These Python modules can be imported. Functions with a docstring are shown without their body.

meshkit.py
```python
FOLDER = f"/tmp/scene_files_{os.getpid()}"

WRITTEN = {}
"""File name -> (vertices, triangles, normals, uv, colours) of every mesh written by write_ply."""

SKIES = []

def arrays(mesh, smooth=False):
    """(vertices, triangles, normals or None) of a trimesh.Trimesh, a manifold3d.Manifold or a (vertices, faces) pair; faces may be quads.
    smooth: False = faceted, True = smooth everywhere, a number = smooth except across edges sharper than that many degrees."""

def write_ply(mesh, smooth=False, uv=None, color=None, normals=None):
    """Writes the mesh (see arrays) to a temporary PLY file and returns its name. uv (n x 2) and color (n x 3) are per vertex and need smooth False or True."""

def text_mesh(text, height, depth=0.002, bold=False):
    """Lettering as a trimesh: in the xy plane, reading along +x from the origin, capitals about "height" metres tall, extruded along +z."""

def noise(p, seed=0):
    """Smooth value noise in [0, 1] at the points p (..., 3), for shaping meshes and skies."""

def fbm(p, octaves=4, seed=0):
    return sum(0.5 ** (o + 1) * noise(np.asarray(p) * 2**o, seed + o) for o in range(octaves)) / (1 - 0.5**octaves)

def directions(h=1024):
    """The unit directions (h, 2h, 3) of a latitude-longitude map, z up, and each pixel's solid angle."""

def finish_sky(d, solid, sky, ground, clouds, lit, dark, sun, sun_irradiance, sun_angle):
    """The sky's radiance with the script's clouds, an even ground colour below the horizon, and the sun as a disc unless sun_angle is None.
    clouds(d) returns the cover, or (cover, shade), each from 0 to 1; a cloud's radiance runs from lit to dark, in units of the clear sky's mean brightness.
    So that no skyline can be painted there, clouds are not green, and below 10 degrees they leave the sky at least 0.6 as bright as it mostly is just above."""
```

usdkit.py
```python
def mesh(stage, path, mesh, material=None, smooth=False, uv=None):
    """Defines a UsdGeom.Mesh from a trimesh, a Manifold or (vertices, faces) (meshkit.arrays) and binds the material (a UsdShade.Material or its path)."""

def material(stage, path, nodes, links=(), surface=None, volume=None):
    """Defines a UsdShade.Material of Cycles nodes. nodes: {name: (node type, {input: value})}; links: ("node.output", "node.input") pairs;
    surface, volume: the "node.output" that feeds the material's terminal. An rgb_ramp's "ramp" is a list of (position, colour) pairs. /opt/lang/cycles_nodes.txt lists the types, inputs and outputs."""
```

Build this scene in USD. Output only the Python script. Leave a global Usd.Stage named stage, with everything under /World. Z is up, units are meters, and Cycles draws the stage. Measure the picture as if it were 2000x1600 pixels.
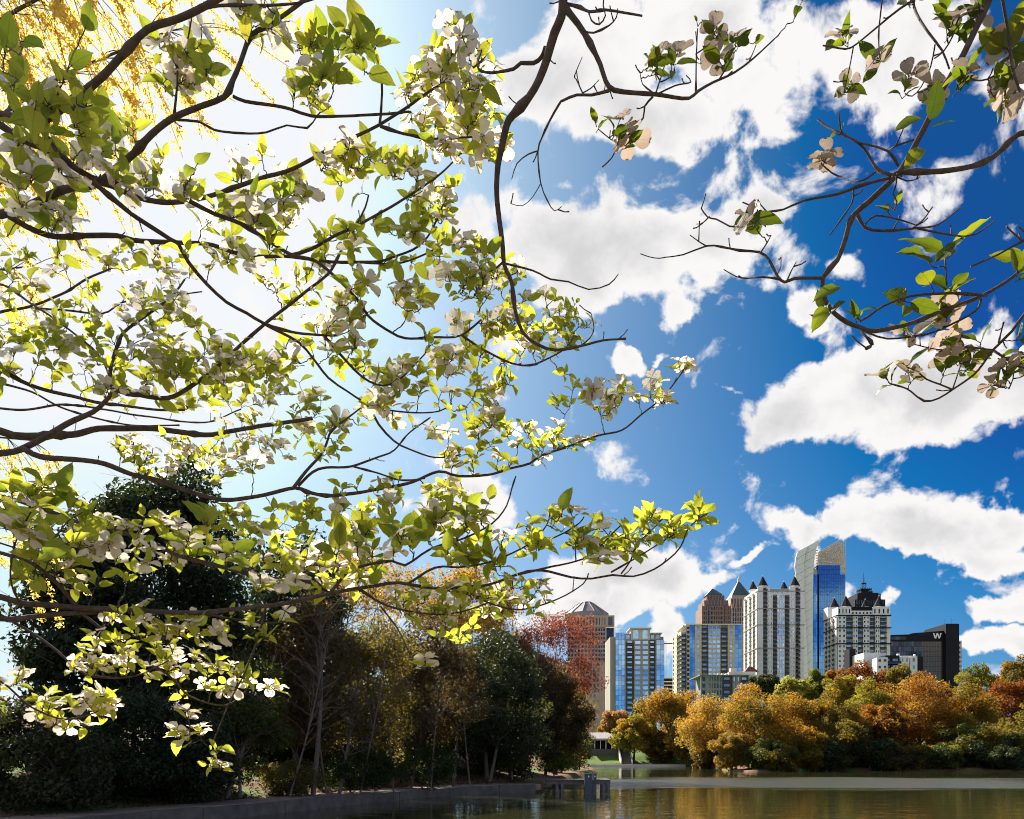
import math, numpy as np, trimesh, usdkit, meshkit
from shapely.geometry import Polygon, Point
from scipy.spatial import cKDTree
from pxr import Usd, UsdGeom, UsdLux, UsdShade, Gf, Sdf

stage = Usd.Stage.CreateInMemory()
UsdGeom.SetStageUpAxis(stage, 'Z')
UsdGeom.Xform.Define(stage, '/World')
# ------------------------------------------------------------------ camera, sky, sun, exposure
F, HY, CX, CZ = 1500.0, 1478.0, 1000.0, 3.0          # pixels of the 2000 px wide photograph; eye height
cam = UsdGeom.Camera.Define(stage, '/World/camera')
cam.CreateHorizontalApertureAttr(36.0)
cam.CreateFocalLengthAttr(36.0 * F / 2000)
cam.CreateVerticalApertureOffsetAttr(36.0 * (HY - 800) / 2000)
cam.CreateClippingRangeAttr(Gf.Vec2f(0.05, 20000))
cam.AddTranslateOp().Set(Gf.Vec3d(0, 0, CZ))
cam.AddRotateXOp().Set(90)
cam.CreateExposureAttr(1.65)
SUN = np.array([-0.567, 1, 0.97]); SUN /= np.linalg.norm(SUN)
EL, ROT = math.asin(SUN[2]), math.atan2(SUN[0], SUN[1])


def P(px, py, Y):
    return np.array([(px - CX) / F * Y, Y, CZ + (HY - py) / F * Y])


def sky_material():
    N, L = {}, []
    N['sky'] = ('sky_texture', {'sky_type': 'single_scattering', 'sun_disc': False, 'sun_elevation': EL, 'sun_rotation': ROT,
                                'aerosol_density': 1.9, 'ozone_density': 6.0, 'air_density': 0.5})
    # deep clear air: the haze veil taken off, as a polarised exposure of a clean day shows it
    N['veil'] = ('vector_math', {'math_type': 'subtract', 'vector2': (1.4, 1.25, 1.2)})
    N['pos'] = ('vector_math', {'math_type': 'maximum', 'vector2': (0.05, 0.42, 1.6)})
    N['tint'] = ('vector_math', {'math_type': 'multiply', 'vector2': (0.93, 1.2, 1.2)})
    N['den'] = ('vector_math', {'math_type': 'multiply_add', 'vector2': (0.055, 0.055, 0.055), 'vector3': (0.9, 0.9, 0.9)})
    N['soft'] = ('vector_math', {'math_type': 'divide'})
    N['sat'] = ('vector_math', {'math_type': 'minimum', 'vector2': (5.75, 5.95, 6.25)})
    L += [('sky.color', 'veil.vector1'), ('veil.vector', 'pos.vector1'), ('pos.vector', 'tint.vector1'), ('tint.vector', 'den.vector1'), ('tint.vector', 'soft.vector1'), ('den.vector', 'soft.vector2'), ('soft.vector', 'sat.vector1')]
    N['tc'] = ('texture_coordinate', {})
    N['sep'] = ('separate_xyz', {})
    L += [('tc.generated', 'sep.vector')]
    N['ymax'] = ('math', {'math_type': 'maximum', 'value2': 0.03})
    N['u'] = ('math', {'math_type': 'divide'})
    N['v'] = ('math', {'math_type': 'divide'})
    N['uv'] = ('combine_xyz', {})
    L += [('sep.y', 'ymax.value1'), ('sep.x', 'u.value1'), ('ymax.value', 'u.value2'), ('sep.z', 'v.value1'), ('ymax.value', 'v.value2'),
          ('u.value', 'uv.x'), ('v.value', 'uv.y')]
    # warp
    N['wn'] = ('noise_texture', {'scale': 7.0, 'detail': 5.0, 'roughness': 0.6})
    N['wc'] = ('vector_math', {'math_type': 'subtract', 'vector2': (0.5, 0.5, 0.5)})
    N['ws'] = ('vector_math', {'math_type': 'scale', 'scale': 0.14})
    N['w'] = ('vector_math', {'math_type': 'add'})
    L += [('uv.vector', 'wn.vector'), ('wn.color', 'wc.vector1'), ('wc.vector', 'ws.vector1'), ('uv.vector', 'w.vector1'), ('ws.vector', 'w.vector2')]
    # every cloud bank: direction (as px of the photograph), half sizes, weight
    blobs = [(1330, 60, 330, 120, 1.0), (1700, 100, 230, 120, 1.0), (1060, 175, 150, 90, 0.85), (1250, 240, 160, 100, 1.0), (1500, 160, 200, 120, 0.9),
             (1930, 180, 90, 70, 0.6), (1180, 490, 220, 130, 1.15), (1090, 430, 120, 70, 0.8), (1380, 470, 170, 90, 0.9), (1350, 570, 110, 60, 0.8), (1470, 400, 100, 70, 0.65), (1500, 480, 120, 80, 0.6),
             (960, 400, 100, 110, 0.6), (1090, 590, 110, 60, 0.7),
             (1760, 770, 250, 105, 1.3), (1550, 800, 130, 95, 1.15), (1620, 720, 120, 60, 0.8), (1950, 740, 150, 105, 1.1), (1690, 850, 120, 50, 0.8),
             (1800, 1040, 220, 55, 1.2), (1930, 1010, 120, 60, 1.1), (1640, 1050, 110, 40, 0.9), (1540, 1020, 50, 30, 0.5), (1950, 1070, 120, 40, 0.9),
             (1230, 1120, 170, 65, 1.2), (1400, 1115, 90, 36, 0.7), (1180, 1180, 120, 50, 0.9), (1290, 1230, 50, 50, 0.7), (1300, 1170, 60, 30, 0.5),
             (1950, 1190, 90, 36, 0.9), (1950, 1262, 110, 42, 1.05), (1480, 1080, 50, 20, 0.75), (1745, 1200, 35, 35, 0.75), (1228, 702, 55, 38, 1.0),
             (1560, 590, 60, 40, 0.7), (1680, 530, 70, 50, 0.7), (1410, 760, 24, 16, 0.5), (1300, 678, 26, 16, 0.6), (900, 1000, 140, 60, 0.9), (1850, 90, 130, 110, 0.8), (1600, 60, 180, 120, 0.9), (1150, 60, 120, 60, 0.8),
             (2150, 500, 130, 160, 0.8), (2300, 900, 200, 110, 1.0), (1400, -200, 400, 140, 0.9), (2000, -160, 240, 120, 0.8), (700, -250, 180, 110, 0.7), (-250, 900, 200, 90, 0.8)]
    last = None
    for i, (px, py, rx, ry, wt) in enumerate(blobs):
        cu, cv, ru, rv = (px - CX) / F, (HY - py) / F, rx / F, ry / F
        N[f'm{i}'] = ('mapping', {'mapping_type': 'point', 'location': (-cu / ru, -cv / rv, 0), 'scale': (1 / ru, 1 / rv, 0)})
        N[f'l{i}'] = ('vector_math', {'math_type': 'length'})
        N[f'r{i}'] = ('map_range', {'range_type': 'smoothstep', 'from_min': 0.1, 'from_max': 1.45, 'to_min': wt, 'to_max': 0.0, 'clamp': True})
        L += [('w.vector', f'm{i}.vector'), (f'm{i}.vector', f'l{i}.vector1'), (f'l{i}.value', f'r{i}.value')]
        if last:
            N[f'a{i}'] = ('math', {'math_type': 'smoothmax', 'value3': 0.25})
            L += [(last, f'a{i}.value1'), (f'r{i}.result', f'a{i}.value2')]
            last = f'a{i}.value'
        else:
            last = f'r{i}.result'
    # the rest of the sky, outside that field: the same kind of broken cumulus
    N['zs'] = ('math', {'math_type': 'maximum', 'value2': 0.09})
    N['gu'] = ('math', {'math_type': 'divide'})
    N['gv'] = ('math', {'math_type': 'divide'})
    N['guv'] = ('combine_xyz', {'z': 4.2})
    N['gn'] = ('noise_texture', {'scale': 0.9, 'detail': 4.0, 'roughness': 0.5})
    N['gr'] = ('map_range', {'range_type': 'smoothstep', 'from_min': 0.47, 'from_max': 0.62, 'to_min': 0.0, 'to_max': 1.0, 'clamp': True})
    N['back'] = ('map_range', {'range_type': 'smoothstep', 'from_min': 0.50, 'from_max': 0.30, 'to_min': 0.0, 'to_max': 1.0, 'clamp': True})
    N['gb'] = ('math', {'math_type': 'multiply'})
    N['field'] = ('math', {'math_type': 'maximum'})
    L += [('sep.z', 'zs.value1'), ('sep.x', 'gu.value1'), ('zs.value', 'gu.value2'), ('sep.y', 'gv.value1'), ('zs.value', 'gv.value2'), ('gu.value', 'guv.x'), ('gv.value', 'guv.y'),
          ('guv.vector', 'gn.vector'), ('gn.fac', 'gr.value'), ('sep.y', 'back.value'), ('gr.result', 'gb.value1'), ('back.result', 'gb.value2'), (last, 'field.value1'), ('gb.value', 'field.value2')]
    # billowing detail
    N['n1'] = ('noise_texture', {'scale': 13.0, 'detail': 9.0, 'roughness': 0.58, 'distortion': 0.3})
    N['n1s'] = ('map_range', {'from_min': 0.25, 'from_max': 0.75, 'to_min': -0.56, 'to_max': 0.56})
    N['sum'] = ('math', {'math_type': 'add'})
    N['alpha'] = ('map_range', {'range_type': 'smoothstep', 'from_min': 0.30, 'from_max': 0.56, 'to_min': 0.0, 'to_max': 1.0, 'clamp': True})
    L += [('tc.generated', 'n1.vector'), ('n1.fac', 'n1s.value'), ('field.value', 'sum.value1'), ('n1s.result', 'sum.value2'), ('sum.value', 'alpha.value')]
    # grey bellies: where the bank is thick and the billow turns away from the sun
    N['n2m'] = ('mapping', {'mapping_type': 'point', 'location': (0.02, 0.0, -0.03)})
    N['n2'] = ('noise_texture', {'scale': 6.0, 'detail': 5.0, 'roughness': 0.55})
    N['n2s'] = ('map_range', {'from_min': 0.3, 'from_max': 0.7, 'to_min': -0.5, 'to_max': 0.5})
    N['th'] = ('math', {'math_type': 'add'})
    N['shade'] = ('map_range', {'range_type': 'smoothstep', 'from_min': 0.55, 'from_max': 1.6, 'to_min': 0.0, 'to_max': 0.85, 'clamp': True})
    N['ccol'] = ('mix', {'color1': (6.15, 6.05, 6.0), 'color2': (4.0, 3.95, 4.05)})
    N['cmix'] = ('mix', {})
    N['bg'] = ('background_shader', {'strength': 0.05})
    L += [('tc.generated', 'n2m.vector'), ('n2m.vector', 'n2.vector'), ('n2.fac', 'n2s.value'), ('sum.value', 'th.value1'), ('n2s.result', 'th.value2'), ('th.value', 'shade.value'),
          ('shade.result', 'ccol.fac'), ('alpha.result', 'cmix.fac'), ('sat.vector', 'cmix.color1'), ('ccol.color', 'cmix.color2'), ('cmix.color', 'bg.color')]
    return usdkit.material(stage, '/World/Looks/sky', N, L, surface='bg.background')


dome = UsdLux.DomeLight.Define(stage, '/World/sky')
UsdShade.MaterialBindingAPI.Apply(dome.GetPrim()).Bind(sky_material())
dome.GetPrim().SetCustomDataByKey('kind', 'structure')
sun = UsdLux.DistantLight.Define(stage, '/World/sun')
sun.CreateIntensityAttr(1.25); sun.CreateAngleAttr(0.5); sun.CreateNormalizeAttr(True); sun.CreateColorAttr(Gf.Vec3f(1.0, 0.93, 0.82))
sun.AddTransformOp().Set(Gf.Matrix4d().SetRotate(Gf.Rotation(Gf.Vec3d(0, 0, -1), Gf.Vec3d(*map(float, -SUN)))))

# ------------------------------------------------------------------ helpers
rng = np.random.default_rng(7)
used = {}


def path_of(name, parent):
    base = (parent if isinstance(parent, str) else str(parent.GetPath())) if parent is not None else '/World'
    k = used.get((base, name), 0); used[(base, name)] = k + 1
    return f'{base}/{name}' + (f'_{k:03d}' if k else '')


def tag(o, label=None, cat=None, group=None, kind=None):
    o = o.GetPrim() if hasattr(o, 'GetPrim') else o
    for k, v in (('label', label), ('category', cat), ('group', group), ('kind', kind)):
        if v:
            o.SetCustomDataByKey(k, v)
    return o


def thing(name, label, cat, loc=(0, 0, 0), rz=0.0, group=None):
    x = UsdGeom.Xform.Define(stage, path_of(name, None))
    x.AddTranslateOp().Set(Gf.Vec3d(*map(float, loc)))
    if rz:
        x.AddRotateZOp().Set(float(rz))
    return tag(x, label, cat, group)


def obj(name, mesh, m, parent=None, smooth=False, uv=None, kind=None, label=None):
    return tag(usdkit.mesh(stage, path_of(name, parent), mesh, m, smooth=smooth, uv=uv), label, kind=kind)


class MB:
    """collects boxes and other pieces of ONE part"""
    def __init__(s): s.v, s.f, s.n = [], [], 0
    def add(s, v, f):
        s.v.append(np.asarray(v, float)); s.f.append(np.asarray(f, int) + s.n); s.n += len(v); return s
    def box(s, x0, x1, y0, y1, z0, z1, T=None):
        v = np.array([[x, y, z] for x in (x0, x1) for y in (y0, y1) for z in (z0, z1)], float)
        f = [[0, 1, 3], [0, 3, 2], [4, 6, 7], [4, 7, 5], [0, 4, 5], [0, 5, 1], [2, 3, 7], [2, 7, 6], [0, 2, 6], [0, 6, 4], [1, 5, 7], [1, 7, 3]]
        if T is not None: v = T(v)
        return s.add(v, f)
    def prism(s, pts, z0, z1, T=None):
        """vertical prism over a convex outline"""
        p = np.asarray(pts, float); n = len(p)
        v = np.vstack([np.c_[p, np.full(n, z0)], np.c_[p, np.full(n, z1)]])
        f = []
        for i in range(n):
            j = (i + 1) % n
            f += [[i, j, n + j], [i, n + j, n + i]]
        f += [[0, i + 1, i] for i in range(1, n - 1)] + [[n, n + i, n + i + 1] for i in range(1, n - 1)]
        if T is not None: v = T(v)
        return s.add(v, f)
    def frustum(s, cx, cy, z0, z1, r0, r1, n=4, rot=math.pi / 4, T=None):
        a = rot + np.arange(n) * 2 * math.pi / n
        d = np.c_[np.cos(a), np.sin(a)]
        v = np.vstack([np.c_[d * r0 + [cx, cy], np.full(n, z0)], np.c_[d * max(r1, 1e-3) + [cx, cy], np.full(n, z1)]])
        f = []
        for i in range(n):
            j = (i + 1) % n
            f += [[i, j, n + j], [i, n + j, n + i]]
        f += [[0, i + 1, i] for i in range(1, n - 1)] + [[n, n + i, n + i + 1] for i in range(1, n - 1)]
        if T is not None: v = T(v)
        return s.add(v, f)
    def tube(s, pts, rad, sides=6):
        return s.add(*tube(pts, rad, sides))
    def mesh(s): return np.vstack(s.v), np.vstack(s.f)
    def build(s, name, m, parent=None, smooth=False, **k): return obj(name, s.mesh(), m, parent, smooth, **k)


def tube(pts, rad, sides=6):
    p = np.asarray(pts, float); n = len(p)
    r = np.broadcast_to(np.asarray(rad, float), n)
    t = np.gradient(p, axis=0); t /= np.linalg.norm(t, axis=1, keepdims=True) + 1e-12
    ref = np.array([0, 0, 1.0]) if abs(t[:, 2]).mean() < 0.9 else np.array([1.0, 0, 0])
    a = np.cross(t, ref); a /= np.linalg.norm(a, axis=1, keepdims=True) + 1e-12
    for i in range(1, n):
        a[i] = a[i - 1] - t[i] * (a[i - 1] @ t[i]); a[i] /= np.linalg.norm(a[i]) + 1e-12
    b = np.cross(t, a)
    ang = np.arange(sides) * 2 * math.pi / sides
    v = (p[:, None] + r[:, None, None] * (np.cos(ang)[None, :, None] * a[:, None] + np.sin(ang)[None, :, None] * b[:, None])).reshape(-1, 3)
    i, j = np.meshgrid(np.arange(n - 1), np.arange(sides), indexing='ij')
    k = (j + 1) % sides
    A, B, C, D = i * sides + j, i * sides + k, (i + 1) * sides + k, (i + 1) * sides + j
    f = np.vstack([np.stack([A, B, C], -1).reshape(-1, 3), np.stack([A, C, D], -1).reshape(-1, 3)])
    v = np.vstack([v, p[:1], p[-1:]])
    c0, c1 = n * sides, n * sides + 1
    jj = np.arange(sides); kk = (jj + 1) % sides
    f = np.vstack([f, np.stack([np.full(sides, c0), kk, jj], -1), np.stack([np.full(sides, c1), (n - 1) * sides + jj, (n - 1) * sides + kk], -1)])
    return v, f


def spline(pts, step):
    """Catmull-Rom through the rows of pts (any columns), resampled about every step (in the first three columns)"""
    p = np.asarray(pts, float)
    q = np.vstack([2 * p[0] - p[1], p, 2 * p[-1] - p[-2]])
    out = []
    for i in range(1, len(q) - 2):
        n = max(2, int(np.linalg.norm(q[i + 1, :3] - q[i, :3]) / step))
        t = (np.arange(n) / n)[:, None]
        a, b, c, d = q[i - 1], q[i], q[i + 1], q[i + 2]
        out.append(0.5 * (2 * b + (c - a) * t + (2 * a - 5 * b + 4 * c - d) * t ** 2 + (3 * b - a - 3 * c + d) * t ** 3))
    return np.vstack(out + [p[-1:]])


# ------------------------------------------------------------------ materials
def mat(name, color, rough=0.7, var=0.15, scale=1.0, bump=0.0, metallic=0.0, spec=0.4, detail=5.0):
    """a principled surface whose colour wanders a little with a noise of the given scale (per metre)"""
    c = np.array(color, float)
    N = {'tc': ('geometry', {}), 'n': ('noise_texture', {'scale': scale, 'detail': detail, 'roughness': 0.6}),
         'r': ('rgb_ramp', {'ramp': [(0.25, tuple(np.clip(c * (1 - var), 0, 1))), (0.75, tuple(np.clip(c * (1 + var), 0, 1)))]}),
         'p': ('principled_bsdf', {'roughness': rough, 'metallic': metallic, 'specular_ior_level': spec})}
    L = [('tc.position', 'n.vector'), ('n.fac', 'r.fac'), ('r.color', 'p.base_color')]
    if bump:
        N['b'] = ('bump', {'strength': 0.6, 'distance': bump}); L += [('n.fac', 'b.height'), ('b.normal', 'p.normal')]
    return usdkit.material(stage, '/World/Looks/' + name, N, L, surface='p.BSDF')


def leaf_mat(name, cols, trans=1.0, fac=0.45, gloss=0.25):
    """tree foliage: each leaf its own tone between the given colours; some light passes through"""
    k = len(cols)
    N = {'g': ('geometry', {}), 'oi': ('object_info', {}), 'ad': ('math', {'math_type': 'add'}), 'fr': ('math', {'math_type': 'fraction'}),
         'r': ('rgb_ramp', {'ramp': [(i / (k - 1), c) for i, c in enumerate(cols)]}),
         'p': ('principled_bsdf', {'roughness': 0.55, 'specular_ior_level': gloss}),
         'tm': ('mix', {'mix_type': 'multiply', 'fac': 1.0, 'color2': (1.5 * trans, 1.35 * trans, 0.6 * trans)}),
         't': ('translucent_bsdf', {}), 'm': ('mix_closure', {'fac': fac})}
    L = [('g.random_per_island', 'ad.value1'), ('oi.random', 'ad.value2'), ('ad.value', 'fr.value1'), ('fr.value', 'r.fac'), ('r.color', 'p.base_color'), ('r.color', 'tm.color1'), ('tm.color', 't.color'),
         ('p.BSDF', 'm.closure1'), ('t.BSDF', 'm.closure2')]
    return usdkit.material(stage, '/World/Looks/' + name, N, L, surface='m.closure')
M = {
    'bark': mat('dogwood_bark', (0.075, 0.055, 0.045), 0.9, 0.5, 60.0, 0.004),
    'trunk': mat('trunk_bark', (0.085, 0.068, 0.055), 0.95, 0.4, 6.0, 0.03),
    'stem': mat('pale_grey_bark', (0.12, 0.092, 0.072), 0.95, 0.4, 6.0, 0.03),
    'wood': mat('weathered_wood', (0.13, 0.12, 0.11), 0.85, 0.3, 4.0, 0.01),
    'locker': mat('blue_grey_steel', (0.05, 0.075, 0.09), 0.5, 0.15, 2.0),
    'concrete': mat('old_concrete', (0.095, 0.085, 0.075), 0.9, 0.45, 1.6, 0.03),
    'path': mat('path_dirt', (0.23, 0.165, 0.12), 0.95, 0.35, 1.3, 0.03),
    'white': mat('white_stucco', (0.62, 0.60, 0.58), 0.8, 0.08, 0.08),
    'white2': mat('warm_white_stucco', (0.55, 0.51, 0.46), 0.8, 0.1, 0.08),
    'fin': mat('pale_metal_panel', (0.62, 0.60, 0.56), 0.5, 0.05, 0.05),
    'lattice': mat('cream_steel', (0.55, 0.47, 0.35), 0.6, 0.1, 0.2),
    'tan': mat('tan_stucco', (0.50, 0.42, 0.31), 0.85, 0.08, 0.08),
    'taupe': mat('taupe_concrete', (0.27, 0.24, 0.21), 0.85, 0.1, 0.1),
    'pink': mat('pink_granite', (0.36, 0.25, 0.21), 0.7, 0.12, 0.1),
    'brown': mat('red_brown_granite', (0.22, 0.125, 0.095), 0.7, 0.15, 0.08),
    'peach': mat('peach_granite', (0.40, 0.27, 0.21), 0.7, 0.12, 0.08),
    'slate': mat('slate_roof', (0.012, 0.013, 0.017), 0.8, 0.2, 0.5, spec=0.1),
    'copper': mat('green_copper_roof', (0.05, 0.085, 0.09), 0.45, 0.2, 0.1, metallic=0.3),
    'dome': mat('grey_metal_roof', (0.20, 0.18, 0.20), 0.45, 0.1, 0.15),
    'redroof': mat('dark_red_tile', (0.13, 0.035, 0.03), 0.8, 0.2, 0.5),
    'greyapt': mat('grey_green_stucco', (0.20, 0.215, 0.20), 0.85, 0.12, 0.1),
    'dark': mat('dark_cladding', (0.011, 0.011, 0.015), 0.6, 0.2, 0.1, spec=0.15),
    'rail': mat('dark_railing', (0.02, 0.022, 0.025), 0.5, 0.1, 1.0),
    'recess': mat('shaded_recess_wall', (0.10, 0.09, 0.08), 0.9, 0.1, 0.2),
    'sign': mat('white_sign', (0.80, 0.80, 0.78), 0.5, 0.02, 0.1),
    'shingle': mat('grey_shingle', (0.26, 0.24, 0.25), 0.9, 0.2, 1.0),
}


def glass_mat(name, color, rough=0.06, metallic=0.85, var=0.25):
    N = {'oi': ('object_info', {}), 'g': ('geometry', {}), 'ad': ('math', {'math_type': 'add'}), 'fr': ('math', {'math_type': 'fraction'}),
         'r': ('rgb_ramp', {'ramp': [(0, tuple(np.array(color) * (1 - var))), (1, tuple(np.clip(np.array(color) * (1 + var), 0, 1)))]}),
         'n': ('noise_texture', {'scale': 0.35, 'detail': 1.0}), 'b': ('bump', {'strength': 0.25, 'distance': 0.05}),
         'p': ('principled_bsdf', {'roughness': rough, 'metallic': metallic})}
    return usdkit.material(stage, '/World/Looks/' + name, N, [('oi.random', 'ad.value1'), ('g.random_per_island', 'ad.value2'), ('ad.value', 'fr.value1'), ('fr.value', 'r.fac'), ('r.color', 'p.base_color'),
                           ('g.position', 'n.vector'), ('n.fac', 'b.height'), ('b.normal', 'p.normal')], surface='p.BSDF')


G = {
    'blue': glass_mat('blue_tower_glass', (0.16, 0.36, 0.62)),
    'sky': glass_mat('sky_blue_glass', (0.42, 0.60, 0.80), var=0.3),
    'mid': glass_mat('window_glass', (0.30, 0.38, 0.46), var=0.5),
    'dark': glass_mat('dark_window_glass', (0.05, 0.06, 0.075), var=0.5),
    'bronze': glass_mat('bronze_glass', (0.22, 0.17, 0.13), var=0.7, rough=0.12),
}

# ------------------------------------------------------------------ ground, lake, bank
SHORE = [(-20, -30), (-19.5, 5), (-18.6, 18), (-17.4, 26), (-15, 33.6), (-13.5, 37), (-11.4, 43), (-8.5, 51), (-4, 60), (-1, 63), (2.6, 64.5)]     # wall line, seen from the water
LAKE = SHORE + [(3.2, 72), (5, 85), (8, 100), (13, 125), (17, 150), (20, 190), (24, 237), (54, 237), (50, 190), (45.5, 158), (48, 152), (56, 158), (64, 166), (77, 167), (107, 163), (150, 158), (260, 150), (260, -30), (14, -30), (12, 2), (4, 6), (-4, 5), (-9, -5), (-10, -30)]
lake = Polygon(LAKE)
assert lake.is_valid


def seg_dist(p, poly):
    a = np.array(poly, float); b = np.roll(a, -1, 0)
    d = np.full(len(p), 1e9)
    for s, e in zip(a, b):
        t = np.clip(((p - s) @ (e - s)) / max((e - s) @ (e - s), 1e-9), 0, 1)
        d = np.minimum(d, np.linalg.norm(p - (s + t[:, None] * (e - s)), axis=1))
    return d


def inside(p, poly):
    a = np.array(poly, float); b = np.roll(a, -1, 0)
    c = np.zeros(len(p), bool)
    for (x0, y0), (x1, y1) in zip(a, b):
        m = (y0 > p[:, 1]) != (y1 > p[:, 1])
        c ^= m & (p[:, 0] < (x1 - x0) * (p[:, 1] - y0) / (y1 - y0 + 1e-12) + x0)
    return c


def ground_z(xy):
    xy = np.atleast_2d(np.asarray(xy, float))
    d = seg_dist(xy, LAKE); ins = inside(xy, LAKE)
    x, y = xy[:, 0], xy[:, 1]
    n = meshkit.fbm(np.c_[xy * 0.12, np.zeros(len(xy))], 4, 3) - 0.5
    lawn = np.where(y > 230, np.clip(1.3 - np.abs(x - 36) / 34, 0, 1), 0)
    left = (x < 30) & (y < 175)
    up = np.where(left, 0.62 + np.clip((d - 2.6) * 0.24, 0, 5.5) + 0.5 * n * np.clip(d - 2.5, 0, 2), 0.35 + np.clip(d * (0.11 + 0.17 * lawn), 0, 9) + n * np.clip(d, 0, 2))
    up = np.where(y < 8, 1.3, up)
    z = np.where(ins, -np.clip(d * 0.5 + 0.7, 0, 1.6), np.where(left & (y > 4) & (y < 68) & (d < 1.9), -0.6, np.where(d < 0.35, 0.1, up)))
    return z


def axis(lo, hi, near0, near1, fine, coarse):
    return np.unique(np.r_[np.linspace(lo, near0, int((near0 - lo) / coarse) + 2), np.arange(near0, near1, fine), np.linspace(near1, hi, int((hi - near1) / coarse) + 2)])


gx = axis(-2600, 2600, -60, 130, 1.25, 90); gy = axis(-600, 4000, -20, 270, 1.25, 90)
XX, YY = np.meshgrid(gx, gy, indexing='ij')
GZ = ground_z(np.c_[XX.ravel(), YY.ravel()]).reshape(XX.shape)
ii, jj = np.meshgrid(np.arange(len(gx) - 1), np.arange(len(gy) - 1), indexing='ij')
q = (ii * len(gy) + jj).ravel()
gf = np.vstack([np.c_[q, q + len(gy), q + len(gy) + 1], np.c_[q, q + len(gy) + 1, q + 1]])
ground_m = usdkit.material(stage, '/World/Looks/leaf_litter_ground', {
    'g': ('geometry', {}), 'n': ('noise_texture', {'scale': 0.25, 'detail': 3.0}), 'n2': ('noise_texture', {'scale': 5.0, 'detail': 5.0, 'roughness': 0.7}),
    'r': ('rgb_ramp', {'ramp': [(0.3, (0.10, 0.055, 0.035)), (0.55, (0.16, 0.085, 0.05)), (0.8, (0.25, 0.16, 0.10))]}),
    'gr': ('rgb_ramp', {'ramp': [(0.3, (0.05, 0.09, 0.02)), (0.8, (0.16, 0.21, 0.05))]}),
    'm': ('map_range', {'range_type': 'smoothstep', 'from_min': 0.5, 'from_max': 0.62, 'to_min': 0.0, 'to_max': 1.0, 'clamp': True}),
    'sp': ('separate_xyz', {}), 'far': ('map_range', {'from_min': 205.0, 'from_max': 238.0, 'to_min': 0.0, 'to_max': 1.0, 'clamp': True}), 'mx': ('math', {'math_type': 'maximum'}),
    'mix': ('mix', {}), 'b': ('bump', {'strength': 0.8, 'distance': 0.08}), 'p': ('principled_bsdf', {'roughness': 0.95, 'specular_ior_level': 0.1})},
    [('g.position', 'n.vector'), ('g.position', 'n2.vector'), ('n2.fac', 'r.fac'), ('n2.fac', 'gr.fac'), ('n.fac', 'm.value'), ('g.position', 'sp.vector'), ('sp.y', 'far.value'), ('m.result', 'mx.value1'), ('far.result', 'mx.value2'),
     ('mx.value', 'mix.fac'), ('r.color', 'mix.color1'), ('gr.color', 'mix.color2'), ('mix.color', 'p.base_color'), ('n2.fac', 'b.height'), ('b.normal', 'p.normal')], surface='p.BSDF')
obj('ground', (np.c_[XX.ravel(), YY.ravel(), GZ.ravel()], gf), ground_m, smooth=True, kind='structure')

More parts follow.
